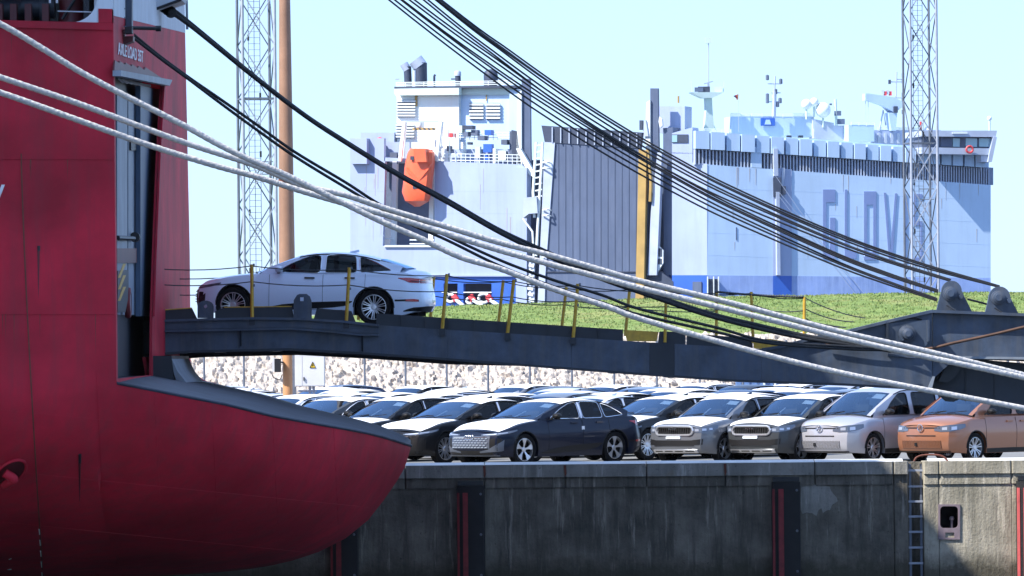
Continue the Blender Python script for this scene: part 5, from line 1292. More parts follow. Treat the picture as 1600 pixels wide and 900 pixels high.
        put('upper_slot', fpatch(-.52, -.10, .775, .80, .008), 'trim_black'); put('upper_slot', fpatch(.10, .52, .775, .80, .008), 'trim_black')
        put('centre_slot', fpatch(-.42, .42, .60, .622, .008), 'trim_black')
        em = MB(); c = Vector((-L / 2 - .02, 0, .79)); em.tube([c + Vector((0, .075 * cos(a), .075 * sin(a))) for a in [2 * pi * i / 20 for i in range(21)]], .010, 6, False)
        for a, b in (((-.035, .062), (-.012, .008)), ((-.012, .008), (0, .03)), ((0, .03), (.012, .008)), ((.012, .008), (.035, .062)), ((-.066, .025), (-.03, -.06)), ((-.03, -.06), (0, -.005)), ((0, -.005), (.03, -.06)), ((.03, -.06), (.066, .025))):
            em.bar(c + Vector((0, a[0], a[1])), c + Vector((0, b[0], b[1])), .010)
        put('round_emblem', em, 'chrome')
        LI = put('lower_intake', fpatch(-.56, .56, .33, .50, .006), 'trim_black')
        for k in range(7):
            mb = MB(); z = .342 + k * .0245; pts = [bxyz(s, 0, abs(y), z + (.004 if i % 2 else -.004), -1 if y < 0 else 1) + Vector((-.012, 0, 0)) for i, y in enumerate([-.56 + 1.12 * j / 28 for j in range(29)])]
            mb.tube(pts, .0075, 4); put('intake_slat', mb, 'PAINT', LI)
        mb = MB(); mb.box((-L / 2 - .02, .12, .42), (.02, .07, .07)); put('radar_cover', mb, 'trim_black', LI)
        put('lip_trim', fpatch(-.74, .74, .24, .262, .012), 'trim_black')
    if s['spoiler']:
        mb = MB(); mb.bar(Vector((3.15 - L / 2, 0, H - .01)), Vector((3.34 - L / 2, 0, H + .035)), .03, .05); put('roof_aerial', mb, 'PAINT')
        put('diffuser', patch(s, [(-.9, .30, .42), (-.2, .30, .41), (.15, .30, .38), (.42, .29, .31)], 1, .012, True, -1), 'trim_black')
    # stickers
    mb = MB(); u = s['handles'][0][0] + .28; mb.box(bxyz(s, u, hwid(s, u, .84) + .004, .84, -1), (.09, .006, .08)); put('door_sticker', mb, 'STICK')
    return out
def patch_side(s, cols, side, off):
    mb = MB(); rows = []
    for (a0, l0, h0), (a1, l1, h1) in zip(cols, cols[1:]):
        for i in range(4):
            t = i / 4; u, lo, hi = a0 + (a1 - a0) * t, l0 + (l1 - l0) * t, h0 + (h1 - h0) * t
            rows.append([bxyz(s, u, hwid(s, u, lo + (hi - lo) * j / 2) + off, lo + (hi - lo) * j / 2, side) for j in range(3)])
    u, lo, hi = cols[-1]; rows.append([bxyz(s, u, hwid(s, u, lo + (hi - lo) * j / 2) + off, lo + (hi - lo) * j / 2, side) for j in range(3)])
    mb.grid(rows, True); bd = [r[0] for r in rows] + rows[-1][1:] + [r[-1] for r in rows[::-1]][1:] + rows[0][::-1][1:-1]
    mb.grid([bd, [p - Vector((0, side * (off + .01), 0)) for p in bd]], False, True)
    return mb
SMALL = ('grille_bar', 'grille_slat', 'seat', 'headrest', 'steering_wheel', 'inner_mirror', 'wiper', 'shut_line', 'lamp_strip', 'lamp_element', 'skid_slot', 'intake_slat', 'grille_lettering', 'ring_emblem', 'round_emblem', 'radar_cover',
         'door_sticker', 'cowl', 'seat_cover_edge', 'chrome_bar', 'brake_disc', 'rear_reflector', 'curtain_trim', 'mirror_foot', 'paper_sheet', 'grille_frame', 'licence_plate')
def car(kind, loc, yaw, paint_, label, group=None, hood=None, roof=None, style='five', seal='trim_black', pfilm='pillar_film', far=False, **ov):
    if kind not in CM: CM[kind] = make_meshes(kind)
    r = empty('parked_car', loc, label, 'van' if kind == 'van' else 'car', group, yaw)
    mp = {'PAINT': paint_, 'SEAL': seal, 'PFILM': pfilm, 'RFILM': roof, 'HFILM': hood, 'HANDLE': paint_, 'MIRROR': 'trim_black', 'TRIM': 'trim_black', 'RIM': 'alloy', 'FTRIM': 'grille_silver', 'GRILLE': 'grille_silver', 'GBAR': 'chrome', 'GFRAME': 'alloy', 'SKID': 'alloy', 'PAPER': 'film_white', 'STICK': 'film_white'}
    mp.update(ov); made = {}
    for i, (n, me, m, par) in enumerate(CM[kind]):
        if n.startswith('spokes_'):
            if kind == 'saloon' and n != 'spokes_' + style: continue
            n = 'spokes'
        if far and n in SMALL: continue
        mm = mp.get(m, m)
        if mm is None: continue
        if par is not None and par not in made: continue
        o = bpy.data.objects.new(n, me); COL.objects.link(o)
        if not me.materials: me.materials.append(None)
        o.material_slots[0].link = 'OBJECT'; o.material_slots[0].material = M[mm]
        o.parent = made[par] if par is not None else r; made[i] = o
    return r
def ground_pt(px, d): p = P(px, 700, d); p.z = -.07; return p
def place(kind, wheel_px, d, yaw_deg, **k):
    """put the near front wheel's centre at photo column wheel_px, distance d"""
    s = SP[kind]; a = radians(yaw_deg); wx, wy = s['fa'] - s['L'] / 2, -(s['W'] / 2 - .1)
    d -= .3; p = P(wheel_px, 703, d); c = Vector((p.x - (wx * cos(a) - wy * sin(a)), d - (wx * sin(a) + wy * cos(a)), -.07))
    return car(kind, c, a, **k)
# the white car on the ramp
a, b = R(363, 504.2, 117.6), R(585.6, 508.2, 117.6)
sal = SP['saloon']; yaw = radians(-7.5); pitch = atan2(a.z - b.z, b.x - a.x)
mid = (a + b) / 2
o = car('saloon', (0, 0, 0), 0, 'paint_white', 'shiny white five door saloon driving up the stern ramp', None, None, None, 'multi', 'chrome', None, FTRIM='alloy_dark', GRILLE='trim_black', GBAR='alloy_dark', STICK=None, PAPER=None, MIRROR='paint_white', HANDLE='alloy_dark')
o.name = 'saloon_car'
Rm = Matrix.Rotation(pitch, 4, 'Y') @ Matrix.Rotation(yaw, 4, 'Z')
mloc = Vector(((sal['fa'] + sal['ra']) / 2 - sal['L'] / 2, -(sal['W'] / 2 - .13), 0))
o.matrix_world = Matrix.Translation(mid - Rm.to_3x3() @ mloc) @ Rm
# front row
FR = 'cars in the front row on the quay'
place('saloon', 817, 129.6, 45, paint_='paint_blue_black', label='dark blue black saloon with a bright silver grille, nearest to the quay edge', group=FR, hood='film_white', seal='chrome', roof='film_white')
place('saloon', 694, 131.8, 46, paint_='paint_black', label='black saloon with white bonnet film, its nose hidden by the tip of the red stern', group=FR, hood='film_white', roof='film_white', style='multi', GRILLE='trim_black', GBAR='trim_black', FTRIM='trim_black')
place('crossover', 1130, 131.2, 52, paint_='paint_grey', label='grey hatchback with black grille and white film, between the dark saloon and its twin', group=FR, hood='film_white', roof='film_white')
place('crossover', 1250, 130.8, 53, paint_='paint_graphite', label='dark grey crossover with a pale slotted skid plate, left of the silver van', group=FR, hood='film_white', roof='film_white', GFRAME='alloy')
place('van', 1362, 130.3, 48, paint_='paint_silver', label='silver people carrier with a mesh lower grille', group=FR, hood=None, roof=None, PFILM=None, STICK=None)
place('van', 1521, 129.4, 47, paint_='paint_copper', label='copper orange people carrier at the right, under the ramp end', group=FR, hood=None, roof=None, PFILM=None, STICK=None)
place('saloon', 1010, 135.2, 47, paint_='paint_black', label='black car with white bonnet film showing between the dark saloon and the grey hatchback', group=FR, hood='film_white', roof='film_white', style='multi')
place('saloon', 1110, 137.5, 46, paint_='paint_navy', label='dark blue car with white film, just behind the grey hatchback', group=FR, hood='film_white', roof='film_white')
place('crossover', 598, 135.5, 46, paint_='paint_black', label='black estate car partly covered by the sloping edge of the red stern', group=FR, hood='film_white', roof='film_white')
# rows behind: only roofs, windows and a few wheels show
rng = random.Random(21); BK = 'cars in the rows behind the front row'
kinds = ['saloon', 'crossover', 'saloon', 'crossover', 'crossover', 'saloon', 'saloon']
words = {'paint_black': 'black', 'paint_navy': 'navy', 'paint_graphite': 'dark grey', 'paint_grey': 'grey', 'paint_light': 'pale', 'paint_silver': 'silver'}
ordn = ['first', 'second', 'third', 'fourth', 'fifth', 'sixth', 'seventh', 'eighth', 'ninth', 'tenth', 'eleventh', 'twelfth']
fw = {True: 'white film on its roof', False: 'a bare roof'}
rows_ = [(139.5, 520, 1300), (144.5, 440, 1340), (150.5, 360, 1360), (157.5, 330, 1370), (166, 330, 1380), (176, 345, 1390), (188, 330, 1390)]
rown = ['second', 'third', 'fourth', 'fifth', 'sixth', 'seventh', 'eighth']
for ri, (d, x0, x1) in enumerate(rows_):
    step = 3.05 / d * F * 1.0; x = x0 + rng.uniform(0, 40); n = 0
    while x < x1:
        kd = rng.choice(kinds); pc = rng.choices(list(words), [4, 3, 3, 2, 3, 2])[0]; film = rng.random() < .72
        dd = d + (x1 - x) * .0022 * 1.2 + rng.uniform(-.3, .3)
        car(kd, ground_pt(x, dd), radians(46 + rng.uniform(-2, 2)), pc, f'{words[pc]} {"saloon" if kd == "saloon" else "hatchback"}, {ordn[n]} from left in {rown[ri]} row from the quay edge', BK, 'film_white' if film else None, 'film_white' if film else None, 'multi', far=True, seal='pillar_film' if rng.random() < .5 else 'trim_black')
        x += step * rng.uniform(.93, 1.12); n += 1
for px, kd, pc in ((520, 'crossover', 'paint_navy'), (330, 'crossover', 'paint_light'), (1300, 'crossover', 'paint_light')):
    d = 200; car(kd, ground_pt(px, d), radians(20), pc, {520: 'dark hatchback parked alone beside the electric cabinet', 330: 'pale car glimpsed at the foot of the red stern deck', 1300: 'pale car farthest back at the right under the ramp'}[px], BK, 'film_white', 'film_white' if px == 1300 else None, far=True)
# ------------------------------------------------------------------ the big car carrier beyond the dike
B_ = P(1105, 430, 660.0); C_ = P(1548, 430, 668.0); A_ = P(547, 430, 676.0)
for v in (A_, B_, C_): v.z = 0
nS = (B_ - A_).cross(Vector((0, 0, 1))).normalized()      # stern plane normal, towards the camera
if nS.y > 0: nS = -nS
nH = (C_ - B_).cross(Vector((0, 0, 1))).normalized()
if nH.y > 0: nH = -nH
fs = G('far_car_carrier', ((A_ + B_) / 2 + Vector((0, 0, -3.6))), 'pale blue and white car carrier with blue waterline band and blue lettering, beyond the grass', 'ship')
def SP_(x, y, o=0.0): return PL(x, y, A_ + nS * o, nS)
def HP(x, y, o=0.0): return PL(x, y, B_ + nH * o, nH)
def onS(poly, o0, o1, m, name, parent=None, holes=()):
    mb = MB(); mb.prism([SP_(x, y, o1) for x, y in poly], nS * (o0 - o1), [[SP_(x, y, o1) for x, y in h] for h in holes]); return fs.part(name, mb, m, parent)
def onH(poly, o0, o1, m, name, parent=None, holes=()):
    mb = MB(); mb.prism([HP(x, y, o1) for x, y in poly], nH * (o0 - o1), [[HP(x, y, o1) for x, y in h] for h in holes]); return fs.part(name, mb, m, parent)
rc = lambda x0, y0, x1, y1: [(x0, y0), (x1, y0), (x1, y1), (x0, y1)]
# stern plating with the lifeboat recess and the rope openings
ll = rc(598, 330, 679, 384)
rec = [(602, 246), (679, 250), (679, 384), (598, 384)]
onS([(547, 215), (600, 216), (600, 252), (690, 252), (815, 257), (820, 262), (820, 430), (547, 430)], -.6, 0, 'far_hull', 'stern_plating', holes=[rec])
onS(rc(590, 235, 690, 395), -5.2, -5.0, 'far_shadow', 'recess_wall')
onS(rc(599, 383, 679, 385), -5, -.2, 'far_arm', 'recess_floor')
onS([(547, 430), (820, 430), (820, 520), (547, 520)], -.6, .02, 'far_blue', 'waterline_band', holes=[rc(693, 443, 715, 473), rc(724, 443, 768, 477)])
onS(rc(640, 430, 820, 432), -.1, .3, 'far_hull', 'rubbing_strake')
onS(rc(688, 436, 775, 482), -3.0, -2.8, 'far_dark', 'mooring_recess')
for cx, cy, r in ((704, 466, 7), (756, 466, 8.5), (734, 470, 5)):
    mb = MB(); c = SP_(cx, cy, .1); u = (B_ - A_).normalized(); mb.tube([c + u * (r / 13.2 * cos(a)) + Vector((0, 0, r / 16 * sin(a))) for a in [2 * pi * k / 16 for k in range(17)]], .18, 8, False); fs.part('fairlead', mb, 'far_white')
for x0, x1 in ((712, 722), (738, 752), (765, 778)):
    mb = MB(); mb.tube([SP_(x0 - 3, 462, .2), SP_(x0 + 2, 470, .3)], .38, 8); fs.part('roller', mb, 'far_red')
    mb = MB(); mb.tube([SP_(x0, 468, .4), SP_(x1 + 2, 478, 1.4)], .22, 6); fs.part('mooring_line', mb, 'far_white')
for k in range(2): onS(rc(690 if k == 0 else 724, 456, 714 if k == 0 else 768, 457.5), -.3, .1, 'far_white', 'rail')
# left block of the stern and turned corner, box above
onS([(547, 217), (573, 216), (573, 256), (547, 256)], .01, .8, 'far_hull', 'corner_box')
onS(rc(563, 207, 616, 250), -6, -4, 'far_hull', 'deck_house')
onS(rc(600, 384, 679, 386), 0, .25, 'far_white', 'sill')
for x0, x1 in ((613, 617), (672, 676)): onS([(x0, 250), (x1 + 3, 250), (x1, 384), (x0 - 3, 384)], -3.2, -2.6, 'far_white', 'lifeboat_ramp')
for x0, x1, y in ((601, 613, 349), (601, 613, 372), (640, 678, 374), (640, 678, 380)): onS(rc(x0, y, x1, y + 1.6), -2.4, -2.2, 'far_white', 'rail')
# lifeboat: a hull-shaped body hung nose down
mb = MB(); prof = [(232, 641, 668), (238, 637, 679), (250, 634, 680), (262, 632, 679), (278, 631, 677), (300, 628, 675), (314, 633, 671), (323, 648, 656)]
rows = []
for y, x0, x1 in prof:
    c = (x0 + x1) / 2; hw_ = (x1 - x0) / 2; row = []
    for k in range(16):
        a = 2 * pi * k / 16; sx = abs(cos(a)) ** .6 * (1 if cos(a) > 0 else -1); dy = abs(sin(a)) ** .8 * (1 if sin(a) > 0 else -1)
        p = SP_(c + hw_ * sx, y, 0.2 + (1.9 if y < 300 else 1.9 * hw_ / 22) * dy); row.append(p)
    rows.append(row)
mb.grid(rows, True, True); mb.add(rows[0], [tuple(range(16))]); LB = G('lifeboat', SP_(655, 280, 0), 'bright orange enclosed lifeboat hung nose down in its stern slip', 'lifeboat')
LB.part('hull', mb, 'far_orange')
for x0, y0, x1, y1 in ((642, 244, 648, 250), (660, 245, 668, 252), (646, 289, 653, 295)):
    mb = MB(); mb.prism([SP_(x, y, 2.0) for x, y in rc(x0, y0, x1, y1)], nS * .25); LB.part('window', mb, 'far_dark')
mb = MB(); mb.prism([SP_(x, y, 1.75) for x, y in ((637, 262), (655, 280), (675, 256), (675, 260), (655, 285), (636, 267))], nS * .4); LB.part('fender_strip', mb, 'far_orange')
mb = MB(); mb.prism([SP_(x, y, .3) for x, y in ((658, 234), (676, 234), (678, 254), (660, 254))], nS * 2.4); LB.part('wheelhouse', mb, 'far_orange')
# launching frame
for a, b in (((625, 252), (632, 190)), ((682, 252), (689, 190))):
    mb = MB(); mb.bar(SP_(*a, .4), SP_(*b, .4), .38); fs.part('davit_leg', mb, 'far_white')
    mb = MB(); mb.bar(SP_(a[0] + 4, a[1], -2), SP_(b[0] + 2, b[1], -2), .28); fs.part('davit_leg', mb, 'far_white')
mb = MB(); mb.bar(SP_(631, 190, .4), SP_(690, 190, .4), .22); fs.part('davit_beam', mb, 'far_arm')
mb = MB(); mb.bar(SP_(645, 201.5, .3), SP_(680, 201.5, .3), .26); o = fs.part('striped_beam', mb, 'far_ochre')
for k in range(5): mb = MB(); mb.bar(SP_(648 + 7 * k, 200.4, .5), SP_(650.5 + 7 * k, 202.8, .5), .16); fs.part('stripe', mb, 'far_dark', o)
# funnel casing
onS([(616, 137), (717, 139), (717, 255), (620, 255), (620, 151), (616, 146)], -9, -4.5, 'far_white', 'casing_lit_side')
onS([(717, 139), (800, 139), (800, 255), (717, 255)], -9, -5.2, 'far_side', 'casing')  # face turned from the sun: shade put into its bluer colour
onS([(616, 135.5), (806, 133.5), (806, 137), (616, 138.5)], -9.2, -4.3, 'far_dark', 'funnel_deck_edge')
onS([(616, 138.6), (717, 137.3), (717, 148), (620, 149)], -4.4, -3.5, 'far_green', 'deck_coaming')
onS([(717, 137.3), (803, 136), (803, 148), (717, 148)], -5.1, -4.9, 'far_green', 'deck_coaming')
onS([(796, 140), (812, 142), (812, 235), (796, 235)], -5.4, -4.8, 'far_side', 'casing')
def louvre(x0, y0, x1, y1, n, o):
    f = onS(rc(x0, y0, x1, y1), o, o + .1, 'far_shadow', 'louvre')
    for k in range(n):
        y = y0 + (y1 - y0) * (k + .5) / n; onS(rc(x0 - .5, y - (y1 - y0) / n * .32, x1 + .5, y + (y1 - y0) / n * .20), o + .1, o + .35, 'far_white', 'slat', f)
louvre(620.5, 156, 648, 183, 6, -4.45); louvre(619, 193, 646, 216, 5, -4.45)
louvre(733.5, 161, 754.5, 187, 5, -5.15); louvre(759.5, 161, 780.5, 187, 5, -5.15)
onS(rc(648, 137, 652, 166), -4.4, -4.36, 'far_ochre', 'rust_streak'); onS(rc(759, 140, 760.5, 158), -5.1, -5.06, 'far_ochre', 'rust_streak'); 
# stacks
def stack(cx, y0, y1, r, tilt, m, name, cap=None):
    mb = MB(); a = SP_(cx, y1, -7); b = SP_(cx + tilt, y0, -7); mb.tube([a, a.lerp(b, .7), b], r, 16); o = fs.part(name, mb, m)
    if cap:
        mb = MB(); mb.tube([b - Vector((.0, 0, .4)), b + Vector((cap * .35, .0, .35))], r * 1.08, 16); fs.part('stack_cap', mb, 'far_arm', o)
stack(638, 104, 136, .46, -1.5, 'far_dark', 'exhaust_stack', -1.2); stack(657, 98, 136, .82, -.5, 'far_dark', 'exhaust_stack', -1.6)
mb = MB(); mb.tube([SP_(648, 137, -6.3), SP_(648, 110, -6.3)], .22, 10); fs.part('exhaust_stack', mb, 'far_arm')
mb = MB(); mb.tube([SP_(678.5, 135, -7), SP_(678.5, 119, -7), SP_(680, 116.5, -7)], .14, 8); fs.part('vent_pipe', mb, 'far_dark')
stack(716, 119, 135, .34, -.5, 'far_dark', 'vent_pipe'); mb = MB(); mb.lathe([(.1, -.3), (.42, -.2), (.42, .25), (.3, .4), (0, .45)], SP_(715, 116, -7), 'Z', 12); fs.part('vent_cowl', mb, 'far_arm')
mb = MB(); mb.bar(SP_(705, 123.5, -7), SP_(713, 123.5, -7), .16); fs.part('lamp_arm', mb, 'far_dark')
mb = MB(); a = SP_(767, 135, -7); mb.lathe([(.85, 0), (.85, 1.3), (.75, 1.75), (.45, 2.0), (0, 2.05)], a, 'Z', 18); fs.part('exhaust_stack', mb, 'far_dark')
for x, y in ((625, 124), (786, 123), (803, 121)):
    mb = MB(); mb.tube([SP_(x + 3, 137, -6), SP_(x + 3, y + 3, -6), SP_(x - 4, y, -6)], .05, 5); mb.box(SP_(x - 4, y, -6), (.5, .2, .18)); fs.part('deck_lamp', mb, 'far_arm')
# clutter on the after deck: built in pieces one can tell apart
rng = random.Random(4)
onS(rc(690, 233, 806, 256), -3.6, -3.2, 'far_hull', 'deck_house'); onS(rc(600, 222, 640, 250), -3.8, -3.2, 'far_hull', 'deck_house')
for x0, y0, x1, y1, m in ((717, 196, 722, 208, 'far_green'), (722, 196, 738, 202, 'far_dark'), (736, 203, 746, 212, 'far_shadow'), (724, 206, 731, 213, 'far_shadow'), (746, 212, 757, 219, 'far_shadow'), (755, 225, 768, 238, 'far_blue'), (757, 241, 765, 252, 'far_blue'), (690, 232, 700, 252, 'far_white'), (698, 228, 705, 236, 'far_dark'),
                       (720, 222, 724, 256, 'far_white'), (730, 222, 736, 226, 'far_dark'), (770, 232, 774, 255, 'far_white'), (783, 218, 792, 226, 'far_shadow'), (700, 208, 707, 214, 'far_red'), (651, 190, 658, 200, 'far_white'), (588, 235, 600, 253, 'far_white'), (588, 224, 600, 235, 'far_dark'), (609, 238, 620, 256, 'far_shadow'), (575, 222, 590, 256, 'far_shadow'), (757, 203, 767, 211, 'far_blue'), (778, 236, 790, 250, 'far_white'), (796, 205, 803, 250, 'far_shadow'), (742, 229, 750, 246, 'far_green'), (705, 240, 716, 252, 'far_arm')):
    onS(rc(x0, y0, x1, y1), -3.0, -1.8 - rng.random(), m, 'deck_gear')
mb = MB(); c = SP_(593.5, 220, -2); mb.lathe([(0, -.4), (.35, -.3), (.42, 0), (.3, .35), (0, .45)], c, 'Z', 12); fs.part('red_buoy', mb, 'far_red')
mb = MB(); c = SP_(655, 195, -2); mb.lathe([(0, -.35), (.35, -.3), (.42, 0), (.3, .3), (0, .4)], c, 'Z', 12); fs.part('raft_canister', mb, 'far_white')
def railrun(pts, o, H_=14, fn=SP_, st=7, name='deck_rail', m='far_white'):
    for (x0, y0), (x1, y1) in zip(pts, pts[1:]):
        for k in range(3): mb = MB(); mb.tube([fn(x0, y0 - H_ * (k + 1) / 3, o), fn(x1, y1 - H_ * (k + 1) / 3, o)], .05, 4); fs.part(name, mb, m)
        n = max(1, int((x1 - x0) / st))
        for k in range(n + 1): x = x0 + (x1 - x0) * k / n; y = y0 + (y1 - y0) * k / n; mb = MB(); mb.tube([fn(x, y, o), fn(x, y - H_, o)], .055, 4); fs.part('stanchion', mb, m)
railrun([(691, 255), (815, 257)], -.6, 15); railrun([(690, 218), (800, 219)], -3, 12); railrun([(573, 256), (602, 256)], -.6, 14); railrun([(619, 137), (806, 134)], -4.4, 8, st=14)
for x in (704, 712): mb = MB(); mb.tube([SP_(x, 256, -.5), SP_(x - 4, 190, -.5)], .06, 4); fs.part('stay', mb, 'far_white')
# stern post, side wall of the ramp recess
onS([(806, 262), (823, 262), (823, 520), (806, 520)], -1.2, .25, 'far_hull', 'corner_post')
onS([(823, 250), (848, 250), (848, 520), (823, 520)], -6, -3.0, 'far_grey', 'recess_wall')
mb = MB(); mb.lathe([(.62, 0), (.62, 3.4)], SP_(811, 300, -1.8), 'Z', 14); fs.part('vent_trunk', mb, 'far_ochre')
onS([(1008, 262), (1052, 262), (1052, 520), (1008, 520)], -7, -5.0, 'far_grey', 'recess_wall')
onS([(1000, 430), (1052, 430), (1052, 520), (1000, 520)], -4.9, -4.7, 'far_blue', 'waterline_band')
# hoisting arms
def arm(x, ytop, yk, yb, w_, m1, m2):
    onS([(x - 1, ytop), (x + w_, ytop), (x + w_ + 1, yk), (x + w_ + 2, yb), (x + 1, yb), (x - 1, yk)], -1.6, -1.2, m1, 'hoist_arm')
    onS([(x - 7, ytop + 22), (x - 1.3, ytop + 18), (x - 1.3, yk), (x + 1, yb), (x - 6, yb - 8), (x - 9, yk)], -1.5, -.9, m2, 'arm_flank')
arm(816, 123, 230, 272, 12, 'far_grey', 'far_white')
onS([(806, 232), (813, 232), (834, 268), (832, 276), (826, 272)], -.8, -.2, 'far_white', 'arm_brace'); onS([(799, 203), (808, 205), (814, 256), (800, 256)], -1.2, -.9, 'far_dark', 'arm_shadow_plate')
arm(1017, 138, 215, 262, 11, 'far_grey', 'far_white')
onS([(1030, 182), (1034, 186), (1035, 196), (1031, 200), (1029, 190)], -.9, -.5, 'far_white', 'hook'); onS(rc(999, 188, 1004, 203), -1, -.6, 'far_dark', 'winch'); onS([(1006, 190), (1009, 187), (1013, 213), (1004, 213)], -1, -.7, 'far_arm', 'winch_frame')
# quarter ramp folded upright
onS([(846, 196), (1003, 207), (1000, 232), (851, 222)], .2, .9, 'far_dark', 'ramp_flap')
for k in range(11):
    x = 862 + k * 13.2; onS([(x, 197.5 + .07 * (x - 846)), (x + 1.5, 197.6 + .07 * (x - 846)), (x + 1.5, 222 + .06 * (x - 851)), (x, 222 + .06 * (x - 851))], .9, 1.1, 'far_arm', 'flap_rib')
onS([(851, 222), (1000, 232), (1000, 520), (838, 520), (842, 430), (848, 300)], .0, .8, 'far_grey', 'quarter_ramp')
onS([(851, 222), (867, 223), (852, 430), (850, 520), (838, 520), (842, 430), (848, 300)], .8, 1.0, 'far_arm', 'ramp_edge')
for k in range(12):
    x = 872 + k * 11; onS([(x, 224 + .07 * (x - 851)), (x + .8, 224 + .07 * (x - 851)), (x + .8, 424), (x, 424)], .8, .86, 'far_grey', 'ramp_seam')
onS([(842, 424), (1000, 424), (1000, 425.5), (842, 425.5)], .8, .95, 'far_dark', 'ramp_joint')
onS([(998, 232), (1010, 236), (1005, 500), (992, 500)], .2, 1.1, 'far_ochre', 'ramp_side_beam')
onS([(1010, 260), (1014, 260), (1011, 480), (1006, 480)], .0, .4, 'far_dark', 'recess_edge')
onS([(1027, 238), (1034, 240), (1026, 430), (1012, 430), (1017, 330)], -.2, .6, 'far_arm', 'ramp_stay')
onS([(1012, 432), (1032, 424), (1052, 440), (1052, 460), (1000, 460)], -.6, .1, 'far_dark', 'hinge_block')
f = onS([(1019, 425), (1022, 386), (1028, 383), (1036, 391), (1036, 411), (1028, 424)], .0, .3, 'far_white', 'window_frame')
for x0, y0, x1, y1 in ((1021, 387, 1027, 401), (1029, 388, 1034.5, 401), (1020, 404, 1026, 416), (1028, 404, 1034, 413)): onS(rc(x0, y0, x1, y1), .3, .34, 'far_dark', 'pane', f)
# ladder tracks and platform left of the ramp
for pts in ([(838, 222), (833, 300), (835, 340)], [(848, 222), (846, 262), (840, 360), (838, 400)]):
    mb = MB(); mb.tube([SP_(x, y, .9) for x, y in pts], .17, 6); fs.part('ladder_rail', mb, 'far_white')
for k in range(9): mb = MB(); mb.bar(SP_(836.5, 228 + 10 * k, .9), SP_(847, 226 + 10 * k, .9), .16); fs.part('ladder_rung', mb, 'far_white')
onS([(818, 309), (838, 307), (840, 333), (826, 334), (817, 341)], .3, 1.4, 'far_arm', 'gangway_platform')
mb = MB(); mb.tube([SP_(817, 341, .9), SP_(832, 362, .9), SP_(834, 400, .9)], .13, 6); fs.part('platform_brace', mb, 'far_white')
for k in range(6):
    y = 253 + (k // 2) * 74 + (k % 2) * 9; mb = MB(); mb.tube(spline([SP_(848, y + 1, 1.1), SP_(855, y, 1.6), SP_(861, y + 2, 1.1)], 4), .10, 5); fs.part('grab_bar', mb, 'far_white')
for k in range(8): mb = MB(); mb.bar(SP_(826 + 1.2 * sin(k), 405 + 9 * k, .6), SP_(834 + sin(k * 2), 407 + 9 * k, .6), .34); fs.part('chain_link', mb, 'far_white')
mb = MB(); mb.bar(SP_(829, 400, .5), SP_(829, 474, .5), .3); mb.bar(SP_(834, 400, .5), SP_(834, 474, .5), .25); fs.part('guide_rail', mb, 'far_arm')
# rope hanging by the right arm
mb = MB(); mb.tube(spline([SP_(1012, 232, .8), SP_(1015, 262, .8), SP_(1017, 285, .8), SP_(1016, 315, .8)], 6), .2, 6); fs.part('hanging_rope', mb, 'far_ochre')
# quarter wall, then the long side
onS([(1050, 238), (1082, 239), (1082, 254), (1105, 256), (1105, 430), (1050, 430)], -2, 0, 'far_hull', 'quarter_plating')
onS([(1050, 430), (1105, 430), (1105, 520), (1050, 520)], -2, .05, 'far_blue', 'waterline_band')
onS(rc(1082, 440, 1096, 480), .05, .2, 'far_grey', 'dock_door'); onS([(1050, 208), (1082, 199), (1082, 240), (1050, 240)], -2.2, .0, 'far_hull', 'control_cabin')
onS([(1030, 166), (1070, 166), (1070, 208), (1030, 208)], -6, -3.5, 'far_hull', 'deck_house'); onS([(1036, 200), (1051, 199), (1051, 430), (1037, 430)], -4, -1.0, 'far_grey', 'recess_corner')
onS(rc(1050, 210, 1075, 223), .0, .1, 'far_dark', 'cabin_window'); onS(rc(1050, 211, 1058, 222), .1, .15, 'far_glass', 'cabin_pane')
mb = MB(); mb.tube([SP_(1060, 161, -4), SP_(1060, 150, -4)], .12, 6); fs.part('lamp_post', mb, 'far_ochre')
ytopH = lambda x: 257 + (x - 1105) * (289 - 257) / 443.0
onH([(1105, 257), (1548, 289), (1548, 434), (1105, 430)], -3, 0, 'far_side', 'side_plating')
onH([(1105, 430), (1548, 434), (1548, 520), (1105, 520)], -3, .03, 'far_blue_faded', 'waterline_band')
onH([(1208, 262), (1237, 264.5), (1237, 431), (1208, 431)], .03, .10, 'far_hull', 'painted_shadow_panel'); onH(rc(1208, 431, 1237, 520), .06, .12, 'far_blue', 'waterline_band')  # shadow beside the pipe put into the colour of a thin darker panel
onH(rc(1107, 436, 1114, 478), .1, .4, 'far_dark', 'bollard_post'); onH(rc(1116, 436, 1122, 478), .1, .4, 'far_dark', 'bollard_post')
for x in (1105.5, 1115, 1122.5): onH(rc(x, 432, x + 1.2, 478), .4, .6, 'far_white', 'post_rail')
mb = MB(); mb.bar(HP(1214, 300, .22), HP(1215.5, 430, .22), .8, .4); fs.part('vertical_pipe', mb, 'far_arm'); mb = MB(); mb.bar(HP(1211, 232, .3), HP(1212, 275, .3), .5); mb.bar(HP(1224, 262, .2), HP(1222, 290, .2), .3); fs.part('davit_post', mb, 'far_arm')
mb = MB(); mb.box(HP(1214, 292, .3), (.9, .5, 2.2)); mb.box(HP(1221, 297, .3), (1.0, .5, .9)); fs.part('winch_box', mb, 'far_dark')
onH(rc(1150, 355, 1151.5, 375), .0, .06, 'far_grey', 'drain_streak')
for p in (((1205, 265), (1330, 445)), ((1212, 300), (1345, 470)), ((1217, 300), (1360, 470))):
    mb = MB(); mb.tube([HP(*p[0], 1.2), HP(*p[1], 1.2)], .035, 4); fs.part('mooring_line', mb, 'far_arm')
